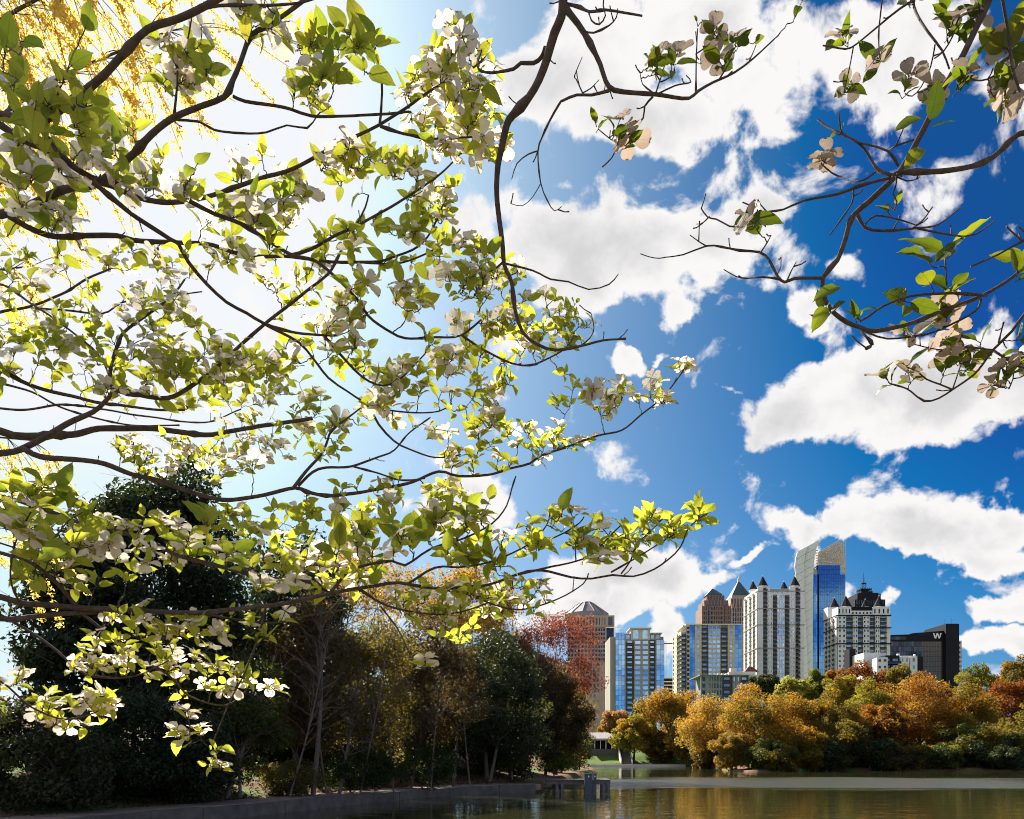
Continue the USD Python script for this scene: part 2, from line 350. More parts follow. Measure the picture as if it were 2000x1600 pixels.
water_m = usdkit.material(stage, '/World/Looks/lake_water', {
    'g': ('geometry', {}),
    'm1': ('mapping', {'mapping_type': 'point', 'scale': (0.75, 1.1, 1.0)}), 'n1': ('noise_texture', {'scale': 0.62, 'detail': 5.0, 'roughness': 0.55, 'distortion': 0.4}),
    'm2': ('mapping', {'mapping_type': 'point', 'scale': (0.03, 0.035, 1.0), 'location': (0.3, 0.25, 0.0)}), 'n2': ('noise_texture', {'scale': 1.0, 'detail': 2.5, 'roughness': 0.45}),
    'sp': ('separate_xyz', {}), 'y1': ('map_range', {'range_type': 'smoothstep', 'from_min': 56.0, 'from_max': 84.0, 'clamp': True}), 'y2': ('map_range', {'range_type': 'smoothstep', 'from_min': 128.0, 'from_max': 96.0, 'clamp': True}),
    'yy': ('math', {'math_type': 'multiply'}), 'cat': ('math', {'math_type': 'multiply_add', 'value2': 0.62}),
    'm3': ('mapping', {'mapping_type': 'point', 'scale': (0.05, 0.34, 1.0)}), 'n3': ('noise_texture', {'scale': 1.0, 'detail': 3.0, 'roughness': 0.6}), 'str': ('math', {'math_type': 'multiply_add', 'value2': 0.55}),
    'wind': ('map_range', {'range_type': 'smoothstep', 'from_min': 1.0, 'from_max': 1.36, 'to_min': 0.0, 'to_max': 1.0, 'clamp': True}),
    'st': ('map_range', {'from_min': 0.0, 'from_max': 1.0, 'to_min': 0.10, 'to_max': 1.0}), 'ro': ('map_range', {'from_min': 0.0, 'from_max': 1.0, 'to_min': 0.02, 'to_max': 0.26}),
    'b': ('bump', {'distance': 0.3}),
    'p': ('principled_bsdf', {'base_color': (0.024, 0.026, 0.010), 'ior': 1.333, 'specular_ior_level': 0.5})},
    [('g.position', 'm1.vector'), ('m1.vector', 'n1.vector'), ('g.position', 'm2.vector'), ('m2.vector', 'n2.vector'), ('g.position', 'sp.vector'), ('sp.y', 'y1.value'), ('sp.y', 'y2.value'),
     ('y1.result', 'yy.value1'), ('y2.result', 'yy.value2'), ('n2.fac', 'cat.value3'), ('yy.value', 'cat.value1'), ('g.position', 'm3.vector'), ('m3.vector', 'n3.vector'), ('n3.fac', 'str.value1'), ('cat.value', 'str.value3'), ('str.value', 'wind.value'), ('wind.result', 'st.value'), ('wind.result', 'ro.value'),
     ('st.result', 'b.strength'), ('n1.fac', 'b.height'), ('b.normal', 'p.normal'), ('ro.result', 'p.roughness')], surface='p.BSDF')
wv, wf = np.array([[-40, -40, 0], [270, -40, 0], [270, 250, 0], [-40, 250, 0]], float), np.array([[0, 1, 2], [0, 2, 3]])
obj('water', (wv, wf), water_m, kind='structure')

# the low wall along the bank, in cast lengths with open joints, and the path on top of it
wall = thing('bank_wall', 'low grey concrete retaining wall curving along the water under the dark trees', 'wall')
tag(wall, kind=None)
sp_ = spline(np.array([(x, y, 0) for x, y in SHORE[1:]], float), 0.6)
step, acc, cur = 2.4, 0.0, [sp_[0]]


def offset(line, d):
    t = np.gradient(line[:, :2], axis=0); t /= np.linalg.norm(t, axis=1, keepdims=True)
    return line[:, :2] + np.c_[-t[:, 1], t[:, 0]] * d


def ribbon(line, d0, d1, z0, z1, mb, top=0.0):
    a, b = offset(line, d0), offset(line, d1); n = len(line)
    v = np.vstack([np.c_[a, np.full(n, z0)], np.c_[a, np.full(n, z1)], np.c_[b, np.full(n, z1 + top)], np.c_[b, np.full(n, z0)]])
    f = []
    for i in range(n - 1):
        for k in range(4):
            A, B = k * n + i, ((k + 1) % 4) * n + i
            f += [[A, B, B + 1], [A, B + 1, A + 1]]
    for e in (0, n - 1):
        f += [[e, n + e, 2 * n + e], [e, 2 * n + e, 3 * n + e]]
    mb.add(v, f)


k0 = 0
while k0 < len(sp_) - 2:
    k1 = min(k0 + 5, len(sp_) - 1)
    seg = sp_[k0:k1 + 1].copy()
    seg[0, :2] += (seg[1, :2] - seg[0, :2]) * 0.03; seg[-1, :2] += (seg[-2, :2] - seg[-1, :2]) * 0.03
    mb = MB(); j = rng.uniform(-0.03, 0.03, 2)
    ribbon(seg, 0.0 + j[0], 0.42, -0.9, 0.64 + j[1], mb)
    mb.build('wall_block', M['concrete'], wall)
    k0 = k1
mb = MB(); ribbon(sp_, 0.43, 2.6, 0.2, 0.67, mb, 0.03)
mb.build('path', M['path'], kind='structure')

# dock
DY = 66.0
dk = thing('dock', 'low wooden dock on posts reaching from the bank wall into the lake', 'dock', (0, DY, 0))
x0, x1 = (1066 - CX) / F * DY, (1189 - CX) / F * DY
for k in range(26):
    a = x0 + (x1 - x0) * k / 26
    MB().box(a, a + (x1 - x0) / 26 - 0.015, -1.2, 1.2, 0.98 + rng.uniform(0, .012), 1.06 + rng.uniform(0, .015)).build('plank', M['wood'], dk)
for y in (-1.1, 0.95):
    MB().box(x0, x1, y, y + 0.14, 0.66, 0.975).build('beam', M['wood'], dk)
for x in (x0 + 0.9, x0 + 1.35, x1 - 1.35, x1 - 0.55, x1 - 0.14):
    for y in (-1.06, 0.94):
        MB().box(x - 0.12, x + 0.12, y - 0.05, y + 0.15, -1.2, 0.657).build('post', M['wood'], dk)
for nm, (pa, pb), dy, top in (('front', (1141, 1157), -1.5, 1.62), ('rear', (1158, 1164), -0.7, 1.60)):
    bx0, bx1 = (pa - CX) / F * (DY + dy), (pb - CX) / F * (DY + dy)
    t = thing('dock_box', 'tall blue-grey box standing on the lake side of the wooden dock' if nm == 'front' else 'narrower blue-grey box just behind the tall box on the dock', 'box', (0, DY + dy, 0))
    MB().box(bx0, bx1, -0.28, 0.28, -0.6, top - 0.06).build('body', M['locker'], t)
    MB().box(bx0 - 0.03, bx1 + 0.03, -0.31, 0.31, top - 0.058, top).build('lid', M['locker'], t)
    MB().box((bx0 + bx1) / 2 - 0.05, (bx0 + bx1) / 2 + 0.05, -0.30, -0.283, top - 0.35, top - 0.22).build('plate', M['sign'], t)


# ------------------------------------------------------------------ buildings (each in its own frame: x along the front, y away from us, z up; z = 0 is the ground there)
GROUND_Z = 9.3


def rect_windows(mb_wall, parts, x0, x1, z0, z1, kind, fh, T, wall_d=0.45, n=1, wf=0.62, hf=0.62, glass='mid'):
    """one vertical strip of a facade standing in the plane y = 0 (front towards -y)"""
    nf = max(1, int(round((z1 - z0) / fh))); h = (z1 - z0) / nf; w = (x1 - x0) / n
    if kind == 'wall':
        mb_wall.box(x0, x1, -wall_d, 0, z0, z1, T)
        return
    if kind == 'win':
        ww, wh = w * wf, h * hf
        for k in range(n + 1):      # piers
            a = x0 if k == 0 else x0 + k * w - (w - ww) / 2
            b = x1 if k == n else x0 + k * w + (w - ww) / 2
            mb_wall.box(a, b, -wall_d, 0, z0, z1, T)
        for f in range(nf + 1):     # spandrels, a little behind the piers
            a = z0 if f == 0 else z0 + f * h - (h - wh) / 2
            b = z1 if f == nf else z0 + f * h + (h - wh) / 2
            mb_wall.box(x0 + 0.01, x1 - 0.01, -wall_d + 0.06, -0.003, a + 0.003, b - 0.003, T)
        for f in range(nf):
            for k in range(n):
                xa, za = x0 + k * w + (w - ww) / 2, z0 + f * h + (h - wh) / 2
                parts.append(('window', G[glass], (xa, xa + ww, -0.14, -0.06, za, za + wh), T))
    elif kind == 'glass':
        mb_wall.box(x0, x1, -0.05, 0, z0, z1, T)
        for f in range(nf):
            for k in range(n):
                parts.append(('pane', G[glass], (x0 + k * w + 0.07, x0 + (k + 1) * w - 0.07, -0.3, -0.06, z0 + f * h + 0.09, z0 + (f + 1) * h - 0.09), T))
    elif kind == 'balc':
        for f in range(nf):
            za = z0 + f * h
            parts.append(('balcony', M['rail'], (x0 + 0.06, x1 - 0.06, -0.75, -0.62, za + 0.16, za + 1.12), T))
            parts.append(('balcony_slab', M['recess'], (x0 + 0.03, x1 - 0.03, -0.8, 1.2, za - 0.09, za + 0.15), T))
            parts.append(('window', G[glass], (x0 + w * n * 0.25, x1 - w * n * 0.2, 0.9, 1.0, za + 0.2, za + h * 0.78), T))


class Building:
    """front facade at local y = 0, made of strips; the body behind it"""
    def __init__(s, name, label, px0, px1, Y, depth, group=None):
        s.Y, s.k = Y, Y / F
        s.x0, s.x1 = (px0 - CX) * s.k, (px1 - CX) * s.k
        s.o = thing(name, label, 'building', (s.x0, Y, GROUND_Z), 0, group)
        s.parts, s.mbs, s.depth = [], {}, depth
    def X(s, px, dy=0.0): return (px - CX) * (s.Y + dy) / F - s.x0
    def Z(s, py, dy=0.0): return CZ - GROUND_Z + (HY - py) / F * (s.Y + dy)
    def mb(s, key, m): return s.mbs.setdefault(key, (MB(), m))[0]
    def strips(s, key, m, cols, z0, z1, fh, y=0.0, glass='mid', **k):
        T = lambda v, y=y: v + [0, y, 0]
        for c in cols:
            kw = {**k, **(c[3] if len(c) > 3 else {})}
            rect_windows(s.mb(key, m), s.parts, s.X(c[0]), s.X(c[1]), z0, z1, c[2], fh, T, **{'glass': glass, **kw})
    def side(s, key, m, px, y0, y1, cols, z0, z1, fh, left=True, glass='mid', **k):
        """a facade in a plane x = const: left faces -x. cols are fractions of the depth, 0 at the back for the left face"""
        x = s.X(px); L = y1 - y0
        T = (lambda v: np.c_[x + v[:, 1], y1 - v[:, 0], v[:, 2]]) if left else (lambda v: np.c_[x - v[:, 1], y0 + v[:, 0], v[:, 2]])
        for c in cols:
            kw = {**k, **(c[3] if len(c) > 3 else {})}
            rect_windows(s.mb(key, m), s.parts, c[0] * L, c[1] * L, z0, z1, c[2], fh, T, **{'glass': glass, **kw})
    def done(s, limit=300):
        for key, (mb, m) in s.mbs.items():
            mb.build(key, m, s.o)
        names = {}
        for nm, m, b, T in s.parts:
            names.setdefault(nm, []).append((m, b, T))
        for nm, lst in names.items():
            for m, b, T in lst[:limit]:
                MB().box(*b, T=T).build(nm, m, s.o)
            rest = {}
            for m, b, T in lst[limit:]:
                rest.setdefault(str(m.GetPath()), (MB(), m))[0].box(*b, T=T)
            for mb, m in rest.values():
                mb.build('more_' + nm + ('es' if nm.endswith('s') else 's'), m, s.o, kind='stuff')


# --- blue glass and concrete residential tower
b = Building('apartment_tower', 'grey concrete apartment tower with blue glass corners, left of the gap of sky', 1192, 1297, 450, 26)
zb, zt = 0.0, b.Z(1240)
b.mb('core', M['taupe']).box(0.05, b.X(1297) - 0.05, 1.25, 26, 0, zt - 1)
cols = [(1202, 1220, 'glass', {'n': 3, 'glass': 'sky'}), (1220, 1222, 'wall'), (1222, 1238, 'balc', {'glass': 'sky'}), (1238, 1253, 'win', {'n': 1, 'wf': .7, 'glass': 'sky'}),
        (1253, 1268, 'win', {'n': 1, 'wf': .7, 'glass': 'sky'}), (1268, 1280, 'balc', {'glass': 'sky'}), (1280, 1282, 'wall'), (1282, 1297, 'glass', {'n': 2, 'glass': 'sky'})]
b.strips('wall', M['taupe'], cols, 0, b.Z(1250), 2.97)
b.strips('wall', M['taupe'], [(1202, 1220, 'glass', {'n': 3, 'glass': 'sky'})], b.Z(1250) + .01, b.Z(1236), 2.97)
b.strips('wall', M['taupe'], [(1220, 1232, 'win', {'n': 1, 'glass': 'sky'}), (1269, 1290, 'win', {'n': 2, 'glass': 'sky'})], b.Z(1250) + .01, b.Z(1238), 3.6)
b.strips('crown', M['tan'], [(1232, 1250.5, 'win', {'n': 1, 'wf': .56, 'hf': .8, 'glass': 'sky'}), (1250.5, 1269, 'win', {'n': 1, 'wf': .56, 'hf': .8, 'glass': 'sky'})], b.Z(1250) + .02, b.Z(1229), 7, y=-0.5)
b.mb('crown', M['tan']).box(b.X(1232), b.X(1269), -.49, 12, b.Z(1236), b.Z(1229) - .01)
b.mb('roof', M['tan']).box(b.X(1229), b.X(1271.5), -2.2, 13, b.Z(1229), b.Z(1227.4))
b.mb('roof', M['tan']).box(b.X(1268.5), b.X(1293), -1.4, 13, b.Z(1238), b.Z(1236.5))
b.side('wall', M['tan'], 1201.7, .6, 26, [(0, .3, 'win', {'n': 2}), (.3, .7, 'balc'), (.7, 1, 'win', {'n': 2})], 0, b.Z(1247), 2.97)
fr = b.mb('roof_frame', M['fin'])
for px in (1201, 1206, 1211, 1216):
    fr.box(b.X(px), b.X(px) + .18, 0.0, 0.18, b.Z(1236) + .01, b.Z(1223 + (px - 1201) * .45))
for zz in (1231, 1226):
    fr.box(b.X(1201), b.X(1216), 0.2, 0.34, b.Z(zz), b.Z(zz) + .15)
b.done()

# --- tan condominium with blue glass
b = Building('apartment_tower', 'tan stucco apartment block with bright blue glass strips and a lower balcony wing', 1341, 1450, 500, 26)
zt = b.Z(1219)
b.mb('core', M['tan']).box(0.05, b.X(1450) - .05, 1.25, 26, 0, zt - .6)
cols = [(1341, 1347, 'win', {'n': 1, 'glass': 'dark', 'wf': .8}), (1347, 1357, 'glass', {'n': 2, 'glass': 'blue'}), (1357, 1370, 'win', {'n': 1, 'wf': .38, 'hf': .45, 'glass': 'sky'}), (1370, 1383, 'balc', {'glass': 'mid'}),
        (1383, 1407, 'win', {'n': 3, 'wf': .8, 'hf': .6, 'glass': 'sky'}), (1407, 1421, 'balc', {'glass': 'mid'}), (1421, 1435, 'win', {'n': 1, 'wf': .36, 'hf': .45, 'glass': 'sky'}), (1435, 1448, 'glass', {'n': 2, 'glass': 'blue'}), (1448, 1450, 'wall')]
b.strips('wall', M['tan'], cols, 0, zt - .8, 3.05)
b.mb('roof', M['white2']).box(-.6, b.X(1450) + .3, -1.0, 26, zt - .79, zt)
b.mb('roof', M['white2']).box(b.X(1333), b.X(1346), -1.2, 18, b.Z(1224.5), b.Z(1222))
w = b.mb('wing', M['tan'])
w.box(b.X(1331.5), b.X(1341) - .05, 1.8, 25, 0, b.Z(1233.5) - .3)
b.strips('wing', M['tan'], [(1331, 1341, 'balc')], 0, b.Z(1233.5), 3.05, y=.5)
b.side('wing', M['tan'], 1331, .6, 25, [(0, .2, 'win', {'n': 1}), (.2, .55, 'win', {'n': 1, 'wf': .12, 'hf': .3}), (.55, .78, 'balc'), (.78, 1, 'balc')], 0, b.Z(1233.5), 3.05)
b.done()

# --- far granite tower with the faceted hipped top
b = Building('office_tower', 'pinkish granite office tower with a low faceted grey roof rising behind the red tree', 1108, 1200, 900, 55)
k = b.k
cx, cy = b.X(1149.5), 27.0
b.mb('core', M['pink']).box(b.X(1116), b.X(1183), 1.3, 54, 0, b.Z(1206))
b.strips('wall', M['pink'], [(1108, 1134, 'win', {'n': 4, 'glass': 'dark'}), (1134, 1168, 'win', {'n': 5, 'glass': 'dark'}), (1168, 1182, 'win', {'n': 3, 'glass': 'dark', 'wf': .7}), (1182, 1184.5, 'wall'), (1184.5, 1198, 'glass', {'n': 3, 'glass': 'dark'}), (1198, 1200, 'wall')], b.Z(1292), b.Z(1226), 5.2)
b.strips('attic', M['peach'], [(1108, 1168, 'win', {'n': 10, 'wf': .55, 'glass': 'dark'}), (1168, 1184, 'win', {'n': 3, 'wf': .3, 'glass': 'dark'}), (1184, 1200, 'win', {'n': 1, 'wf': .55, 'hf': .75, 'glass': 'dark'})], b.Z(1225), b.Z(1202), 12)
b.mb('podium', M['peach']).box(b.X(1100), b.X(1202), 1.2, 50, 0, b.Z(1293))
b.strips('podium', M['peach'], [(1100, 1150, 'win', {'n': 8, 'glass': 'bronze'}), (1150, 1172, 'win', {'n': 3, 'wf': .6, 'glass': 'bronze'}), (1172, 1186, 'wall'), (1186, 1202, 'win', {'n': 2, 'glass': 'bronze', 'wf': .5})], 0, b.Z(1293), 6.2)
rf = b.mb('roof', M['dome'])
rf.frustum(cx, cy, b.Z(1201.8), b.Z(1193), 27.5, 27.0, 12, .26)
rf.frustum(cx, cy, b.Z(1192.9), b.Z(1169.5), 26.4, 7.6, 12, .26)
rf.frustum(cx, cy, b.Z(1169.4), b.Z(1167.5), 7.9, 6.5, 12, .26)
rb = b.mb('roof_rib', M['peach'])
for q_ in range(12):
    a = .26 + q_ * math.pi / 6
    rb.add(*tube([[cx + 26.7 * math.cos(a), cy + 26.7 * math.sin(a), b.Z(1192.5)], [cx + 7.8 * math.cos(a), cy + 7.8 * math.sin(a), b.Z(1169)]], .4, 4))
b.done()

# --- two red-brown gothic towers
b = Building('office_tower', 'red-brown stepped tower with a plain dark pyramid roof behind the tan block', 1371, 1427, 900, 34)
ctr = b.X(1399.5)
for (pa, pb, top, yy) in ((1371, 1427, 1184, 0), (1375, 1424, 1172, 2.5), (1381, 1418, 1163, 5), (1384, 1415, 1158, 7)):
    b.mb('core', M['brown']).box(b.X(pa) + .8, b.X(pb) - .8, yy + 1.2, 34 - yy, 0 if yy == 0 else b.Z(1230), b.Z(top) - .4 + yy * .02)
b.strips('wall', M['brown'], [(1371, 1381, 'win', {'n': 3, 'wf': .5, 'glass': 'dark'}), (1381, 1387, 'win', {'n': 1, 'wf': .5, 'hf': .9, 'glass': 'dark'}), (1387, 1393, 'win', {'n': 1, 'wf': .6, 'glass': 'dark'}), (1393, 1406, 'win', {'n': 3, 'wf': .5, 'glass': 'dark'}), (1406, 1412, 'win', {'n': 1, 'wf': .6, 'glass': 'dark'}), (1412, 1418, 'win', {'n': 1, 'wf': .5, 'hf': .9, 'glass': 'dark'}), (1418, 1427, 'win', {'n': 3, 'wf': .5, 'glass': 'dark'})], 0, b.Z(1184), 5.5)
b.strips('wall_upper', M['brown'], [(1376, 1384, 'win', {'n': 2, 'wf': .4, 'hf': .85, 'glass': 'dark'}), (1384, 1415, 'win', {'n': 5, 'wf': .45, 'hf': .85, 'glass': 'dark'}), (1415, 1423, 'win', {'n': 2, 'wf': .4, 'hf': .85, 'glass': 'dark'})], b.Z(1184) + .02, b.Z(1172), 7, y=2.2)
b.strips('wall_upper', M['brown'], [(1382, 1417, 'win', {'n': 6, 'wf': .4, 'hf': .85, 'glass': 'dark'})], b.Z(1172) + .02, b.Z(1161.5), 6, y=4.8)
for px in (1372, 1377, 1383, 1390, 1408, 1415, 1421, 1426):
    yy = 2 if 1378 < px < 1420 else 0
    b.mb('pinnacle', M['brown']).frustum(b.X(px), yy + .2, b.Z(1190 - yy * 3), b.Z(1179 - yy * 5.5), 1.0, .25)
b.mb('roof', M['copper']).frustum(ctr, 17, b.Z(1158.5), b.Z(1143), 13.3, .1)
b.done()
b = Building('office_tower', 'red-brown tower with a tall steep pyramid roof and gilded spire behind the white turreted tower', 1422, 1476, 1000, 38)
ctr = b.X(1451)
b.mb('core', M['peach']).box(1.0, b.X(1476) - 1, 1.2, 38, 0, b.Z(1187))
b.mb('core', M['peach']).box(b.X(1430) + .8, b.X(1472) - .8, 3.4, 34, b.Z(1187), b.Z(1163))
b.strips('wall', M['peach'], [(1422, 1430, 'win', {'n': 1, 'wf': .4, 'hf': .9, 'glass': 'dark'}), (1430, 1439, 'win', {'n': 2, 'wf': .6, 'hf': .85, 'glass': 'dark'}), (1439, 1448, 'win', {'n': 2, 'wf': .6, 'hf': .85, 'glass': 'dark'}), (1448, 1476, 'win', {'n': 5, 'wf': .5, 'glass': 'dark'})], 0, b.Z(1187), 6)
b.strips('wall_upper', M['peach'], [(1428, 1474, 'win', {'n': 8, 'wf': .45, 'hf': .9, 'glass': 'dark'})], b.Z(1187) + .02, b.Z(1168), 9, y=2.5)
for px in (1423, 1430, 1437, 1445, 1456, 1464, 1472):
    b.mb('pinnacle', M['peach']).frustum(b.X(px), .2, b.Z(1188), b.Z(1178), 1.1, .25)
b.mb('roof', M['peach']).frustum(ctr, 19, b.Z(1164), b.Z(1161), 19, 17.5)
b.mb('roof_slope', M['copper']).frustum(ctr, 19, b.Z(1160.9), b.Z(1131), 17.2, 2.0)
b.mb('spire', M['lattice']).frustum(ctr, 19, b.Z(1130.9), b.Z(1123), 1.9, 1.3)
b.mb('spire', M['lattice']).frustum(ctr, 19, b.Z(1122.9), b.Z(1114.5), 1.0, .1)
b.done()


# --- the white turreted towers
def turret(b, px, yy, zbase, ztop, half, body=True, wallm='white'):
    x = b.X(px, yy); r = half * b.k
    MB().frustum(x, yy, zbase - 1.6, zbase, r * 1.15, r * 1.28, 8, math.pi / 8).build('turret', M[wallm], b.o)
    MB().frustum(x, yy, zbase + .01, zbase + (ztop - zbase) * .86, r * 1.42, .35, 8, math.pi / 8).build('turret_roof', M['slate'], b.o)
    mb = MB(); mb.add(*tube([[x, yy, zbase + (ztop - zbase) * .85], [x, yy, ztop]], .13, 5))
    mb.frustum(x, yy, zbase + (ztop - zbase) * .88, zbase + (ztop - zbase) * .94, .35, .3, 6).build('finial', M['fin'], b.o)


b = Building('apartment_tower', 'tall white apartment tower with four pointed slate turrets and columns of dark balconies', 1480, 1570, 520, 30)
zt = b.Z(1148)
b.mb('core', M['white']).box(.1, b.X(1570) - .1, 1.3, 30, 0, zt - .5)
cols = [(1480, 1490, 'wall'), (1490, 1498.5, 'balc', {'glass': 'dark'}), (1498.5, 1509, 'win', {'n': 2, 'wf': .3, 'hf': .45, 'glass': 'mid'}), (1509, 1517.5, 'balc', {'glass': 'dark'}), (1517.5, 1532.5, 'win', {'n': 3, 'wf': .7, 'hf': .68, 'glass': 'sky'}),
        (1532.5, 1541.5, 'balc', {'glass': 'dark'}), (1541.5, 1553, 'win', {'n': 2, 'wf': .3, 'hf': .45, 'glass': 'mid'}), (1553, 1562.5, 'balc', {'glass': 'dark'}), (1562.5, 1570, 'wall')]
b.strips('wall', M['white'], cols, 0, b.Z(1162), 2.95)
b.strips('wall', M['white'], [(1480, 1490, 'wall'), (1490, 1498.5, 'balc', {'glass': 'dark'}), (1498.5, 1504, 'wall'), (1541, 1553, 'wall'), (1553, 1562.5, 'balc', {'glass': 'dark'}), (1562.5, 1570, 'wall')], b.Z(1162) + .02, b.Z(1146), 2.9)
b.strips('wall', M['white'], [(1504, 1541, 'win', {'n': 4, 'wf': .3, 'hf': .4, 'glass': 'mid'})], b.Z(1162) + .02, b.Z(1154), 3)
b.side('wall', M['white'], 1479.8, .6, 30, [(0, .12, 'wall'), (.12, .3, 'balc', {'glass': 'mid'}), (.3, .45, 'wall'), (.45, .62, 'balc', {'glass': 'mid'}), (.62, .72, 'wall'), (.72, .9, 'balc', {'glass': 'mid'}), (.9, 1, 'wall')], 0, b.Z(1154), 2.95)
for zz in (1190, 1221.5, 1267, 1156):
    b.mb('cornice', M['taupe']).box(-.75, b.X(1570) + .5, -.7, -.46, b.Z(zz), b.Z(zz) + .55)
    b.mb('cornice', M['taupe']).box(-.9, -.76, -.7, 30, b.Z(zz), b.Z(zz) + .55)
b.mb('parapet', M['taupe']).box(b.X(1505), b.X(1541), -.3, 1.0, b.Z(1154) + .02, b.Z(1151))
turret(b, 1489.5, 3.2, b.Z(1143), b.Z(1121), 7.2)
turret(b, 1552, 3.2, b.Z(1143), b.Z(1121), 7.2)
turret(b, 1470.5, 25, b.Z(1152, 25), b.Z(1133, 25), 6.4)
turret(b, 1531, 26, b.Z(1152, 26), b.Z(1134, 26), 6.4)
b.done()

b = Building('apartment_tower', 'lower grey-white apartment tower with four dark pointed turrets right of the blue glass tower', 1636, 1738, 480, 34)
zt = b.Z(1198)
b.mb('core', M['white']).box(.1, b.X(1738) - .1, 1.3, 20, 0, zt - .6)


def mayfair_cols():
    c = []
    for pa, pb, kd in ((1636, 1652, 'win'), (1652, 1665, 'balc'), (1665, 1675, 'win'), (1675, 1685, 'balc'), (1685, 1698, 'win'), (1698, 1709, 'balc'), (1709, 1718, 'win'), (1718, 1731, 'balc'), (1731, 1738, 'wall')):
        c.append((pa, pb, kd, {'n': 2, 'wf': .42, 'hf': .42, 'glass': 'dark'} if kd == 'win' else {'glass': 'mid'} if kd == 'balc' else {}))
    return c


for za, zb_ in ((0, b.Z(1258)), (b.Z(1258) + .02, b.Z(1227)), (b.Z(1227) + .02, b.Z(1203))):
    b.strips('wall', M['white'], mayfair_cols(), za, zb_, 3.0)
for zz in (1258.5, 1227.5, 1203.5):
    b.mb('cornice', M['slate']).box(-.9, b.X(1738) + .6, -.95, -.46, b.Z(zz), b.Z(zz) + .6)
    b.mb('cornice', M['slate']).box(-1.05, -.91, -.95, 20, b.Z(zz), b.Z(zz) + .6)
b.strips('tower_top', M['white'], [(1636, 1662, 'win', {'n': 4, 'wf': .35, 'hf': .55, 'glass': 'dark'}), (1704, 1738, 'win', {'n': 4, 'wf': .35, 'hf': .55, 'glass': 'dark'})], b.Z(1202), b.Z(1186), 4.8)
b.mb('tower_top', M['white']).box(b.X(1636), b.X(1662), .01, 8.5, b.Z(1202), b.Z(1186))
b.mb('tower_top', M['white']).box(b.X(1704), b.X(1738), .01, 8.5, b.Z(1202), b.Z(1186))
b.strips('attic', M['white'], [(1662.2, 1703.8, 'win', {'n': 6, 'wf': .5, 'hf': .4, 'glass': 'dark'})], b.Z(1202), b.Z(1193), 4.0, y=.3)
b.mb('mansard', M['slate']).prism([(b.X(1662.2), .5), (b.X(1703.8), .5), (b.X(1703.8), 20), (b.X(1662.2), 20)], b.Z(1193) + .02, b.Z(1185))
b.side('wall', M['white'], 1635.7, .6, 20, [(0, .14, 'win', {'n': 2, 'wf': .4, 'hf': .45, 'glass': 'dark'}), (.14, .3, 'balc', {'glass': 'dark'}), (.3, .4, 'wall'), (.4, .55, 'balc', {'glass': 'dark'}), (.55, .68, 'win', {'n': 1, 'wf': .4, 'glass': 'dark'}), (.68, .86, 'balc', {'glass': 'dark'}), (.86, 1, 'wall')], 0, b.Z(1203), 3.0)
b.mb('tower_top', M['white']).box(-.85, b.X(1646), 13, 20, b.Z(1203), b.Z(1188, 16))
turret(b, 1652, 4.2, b.Z(1183), b.Z(1159), 8)
turret(b, 1717, 4.2, b.Z(1183), b.Z(1159), 8)
turret(b, 1629.5, 16, b.Z(1187, 16), b.Z(1166, 16), 7)
turret(b, 1690, 16, b.Z(1186, 16), b.Z(1169, 16), 6)
b.done()

# --- the blue glass office tower between two curved white fins
b = Building('glass_skyscraper', 'tallest tower, blue glass between a curved white fin and an open cream steel screen', 1588, 1651, 750, 42)
gt = b.mb('core', M['dark'])
gt.box(b.X(1596.5), b.X(1641) - .1, 0.4, 40, 0, b.Z(1104.5) - .2)
gt.box(b.X(1588) + .1, b.X(1650) - .3, 0.5, 40, 0, b.Z(1124))
b.strips('mullion', M['dark'], [(1588, 1596, 'glass', {'n': 3, 'glass': 'blue'}), (1599.5, 1641, 'glass', {'n': 12, 'glass': 'blue'}), (1641.2, 1651, 'glass', {'n': 3, 'glass': 'blue'})], 0, b.Z(1122), 6.6)
b.strips('mullion', M['dark'], [(1597, 1641, 'glass', {'n': 13, 'glass': 'blue'})], b.Z(1122) + .02, b.Z(1104), 4.4)


def fin(b, edge_l, edge_r, y0, thick, key, m):
    """a slab whose front outline runs down two traced edges (px, py)"""
    ys = np.linspace(0, 1, 26)
    el, er = np.array(edge_l, float), np.array(edge_r, float)
    def at(e, s):
        d = np.linspace(0, 1, len(e)); c = spline(np.c_[e, np.zeros(len(e))], 2.0)
        u = np.linspace(0, 1, len(c)); return np.c_[np.interp(s, u, c[:, 0]), np.interp(s, u, c[:, 1])]
    a, c = at(el, ys), at(er, ys)
    A = np.c_[[b.X(v) for v in a[:, 0]], np.full(26, y0), [b.Z(v) for v in a[:, 1]]]; C = np.c_[[b.X(v) for v in c[:, 0]], np.full(26, y0), [b.Z(v) for v in c[:, 1]]]
    return A, C


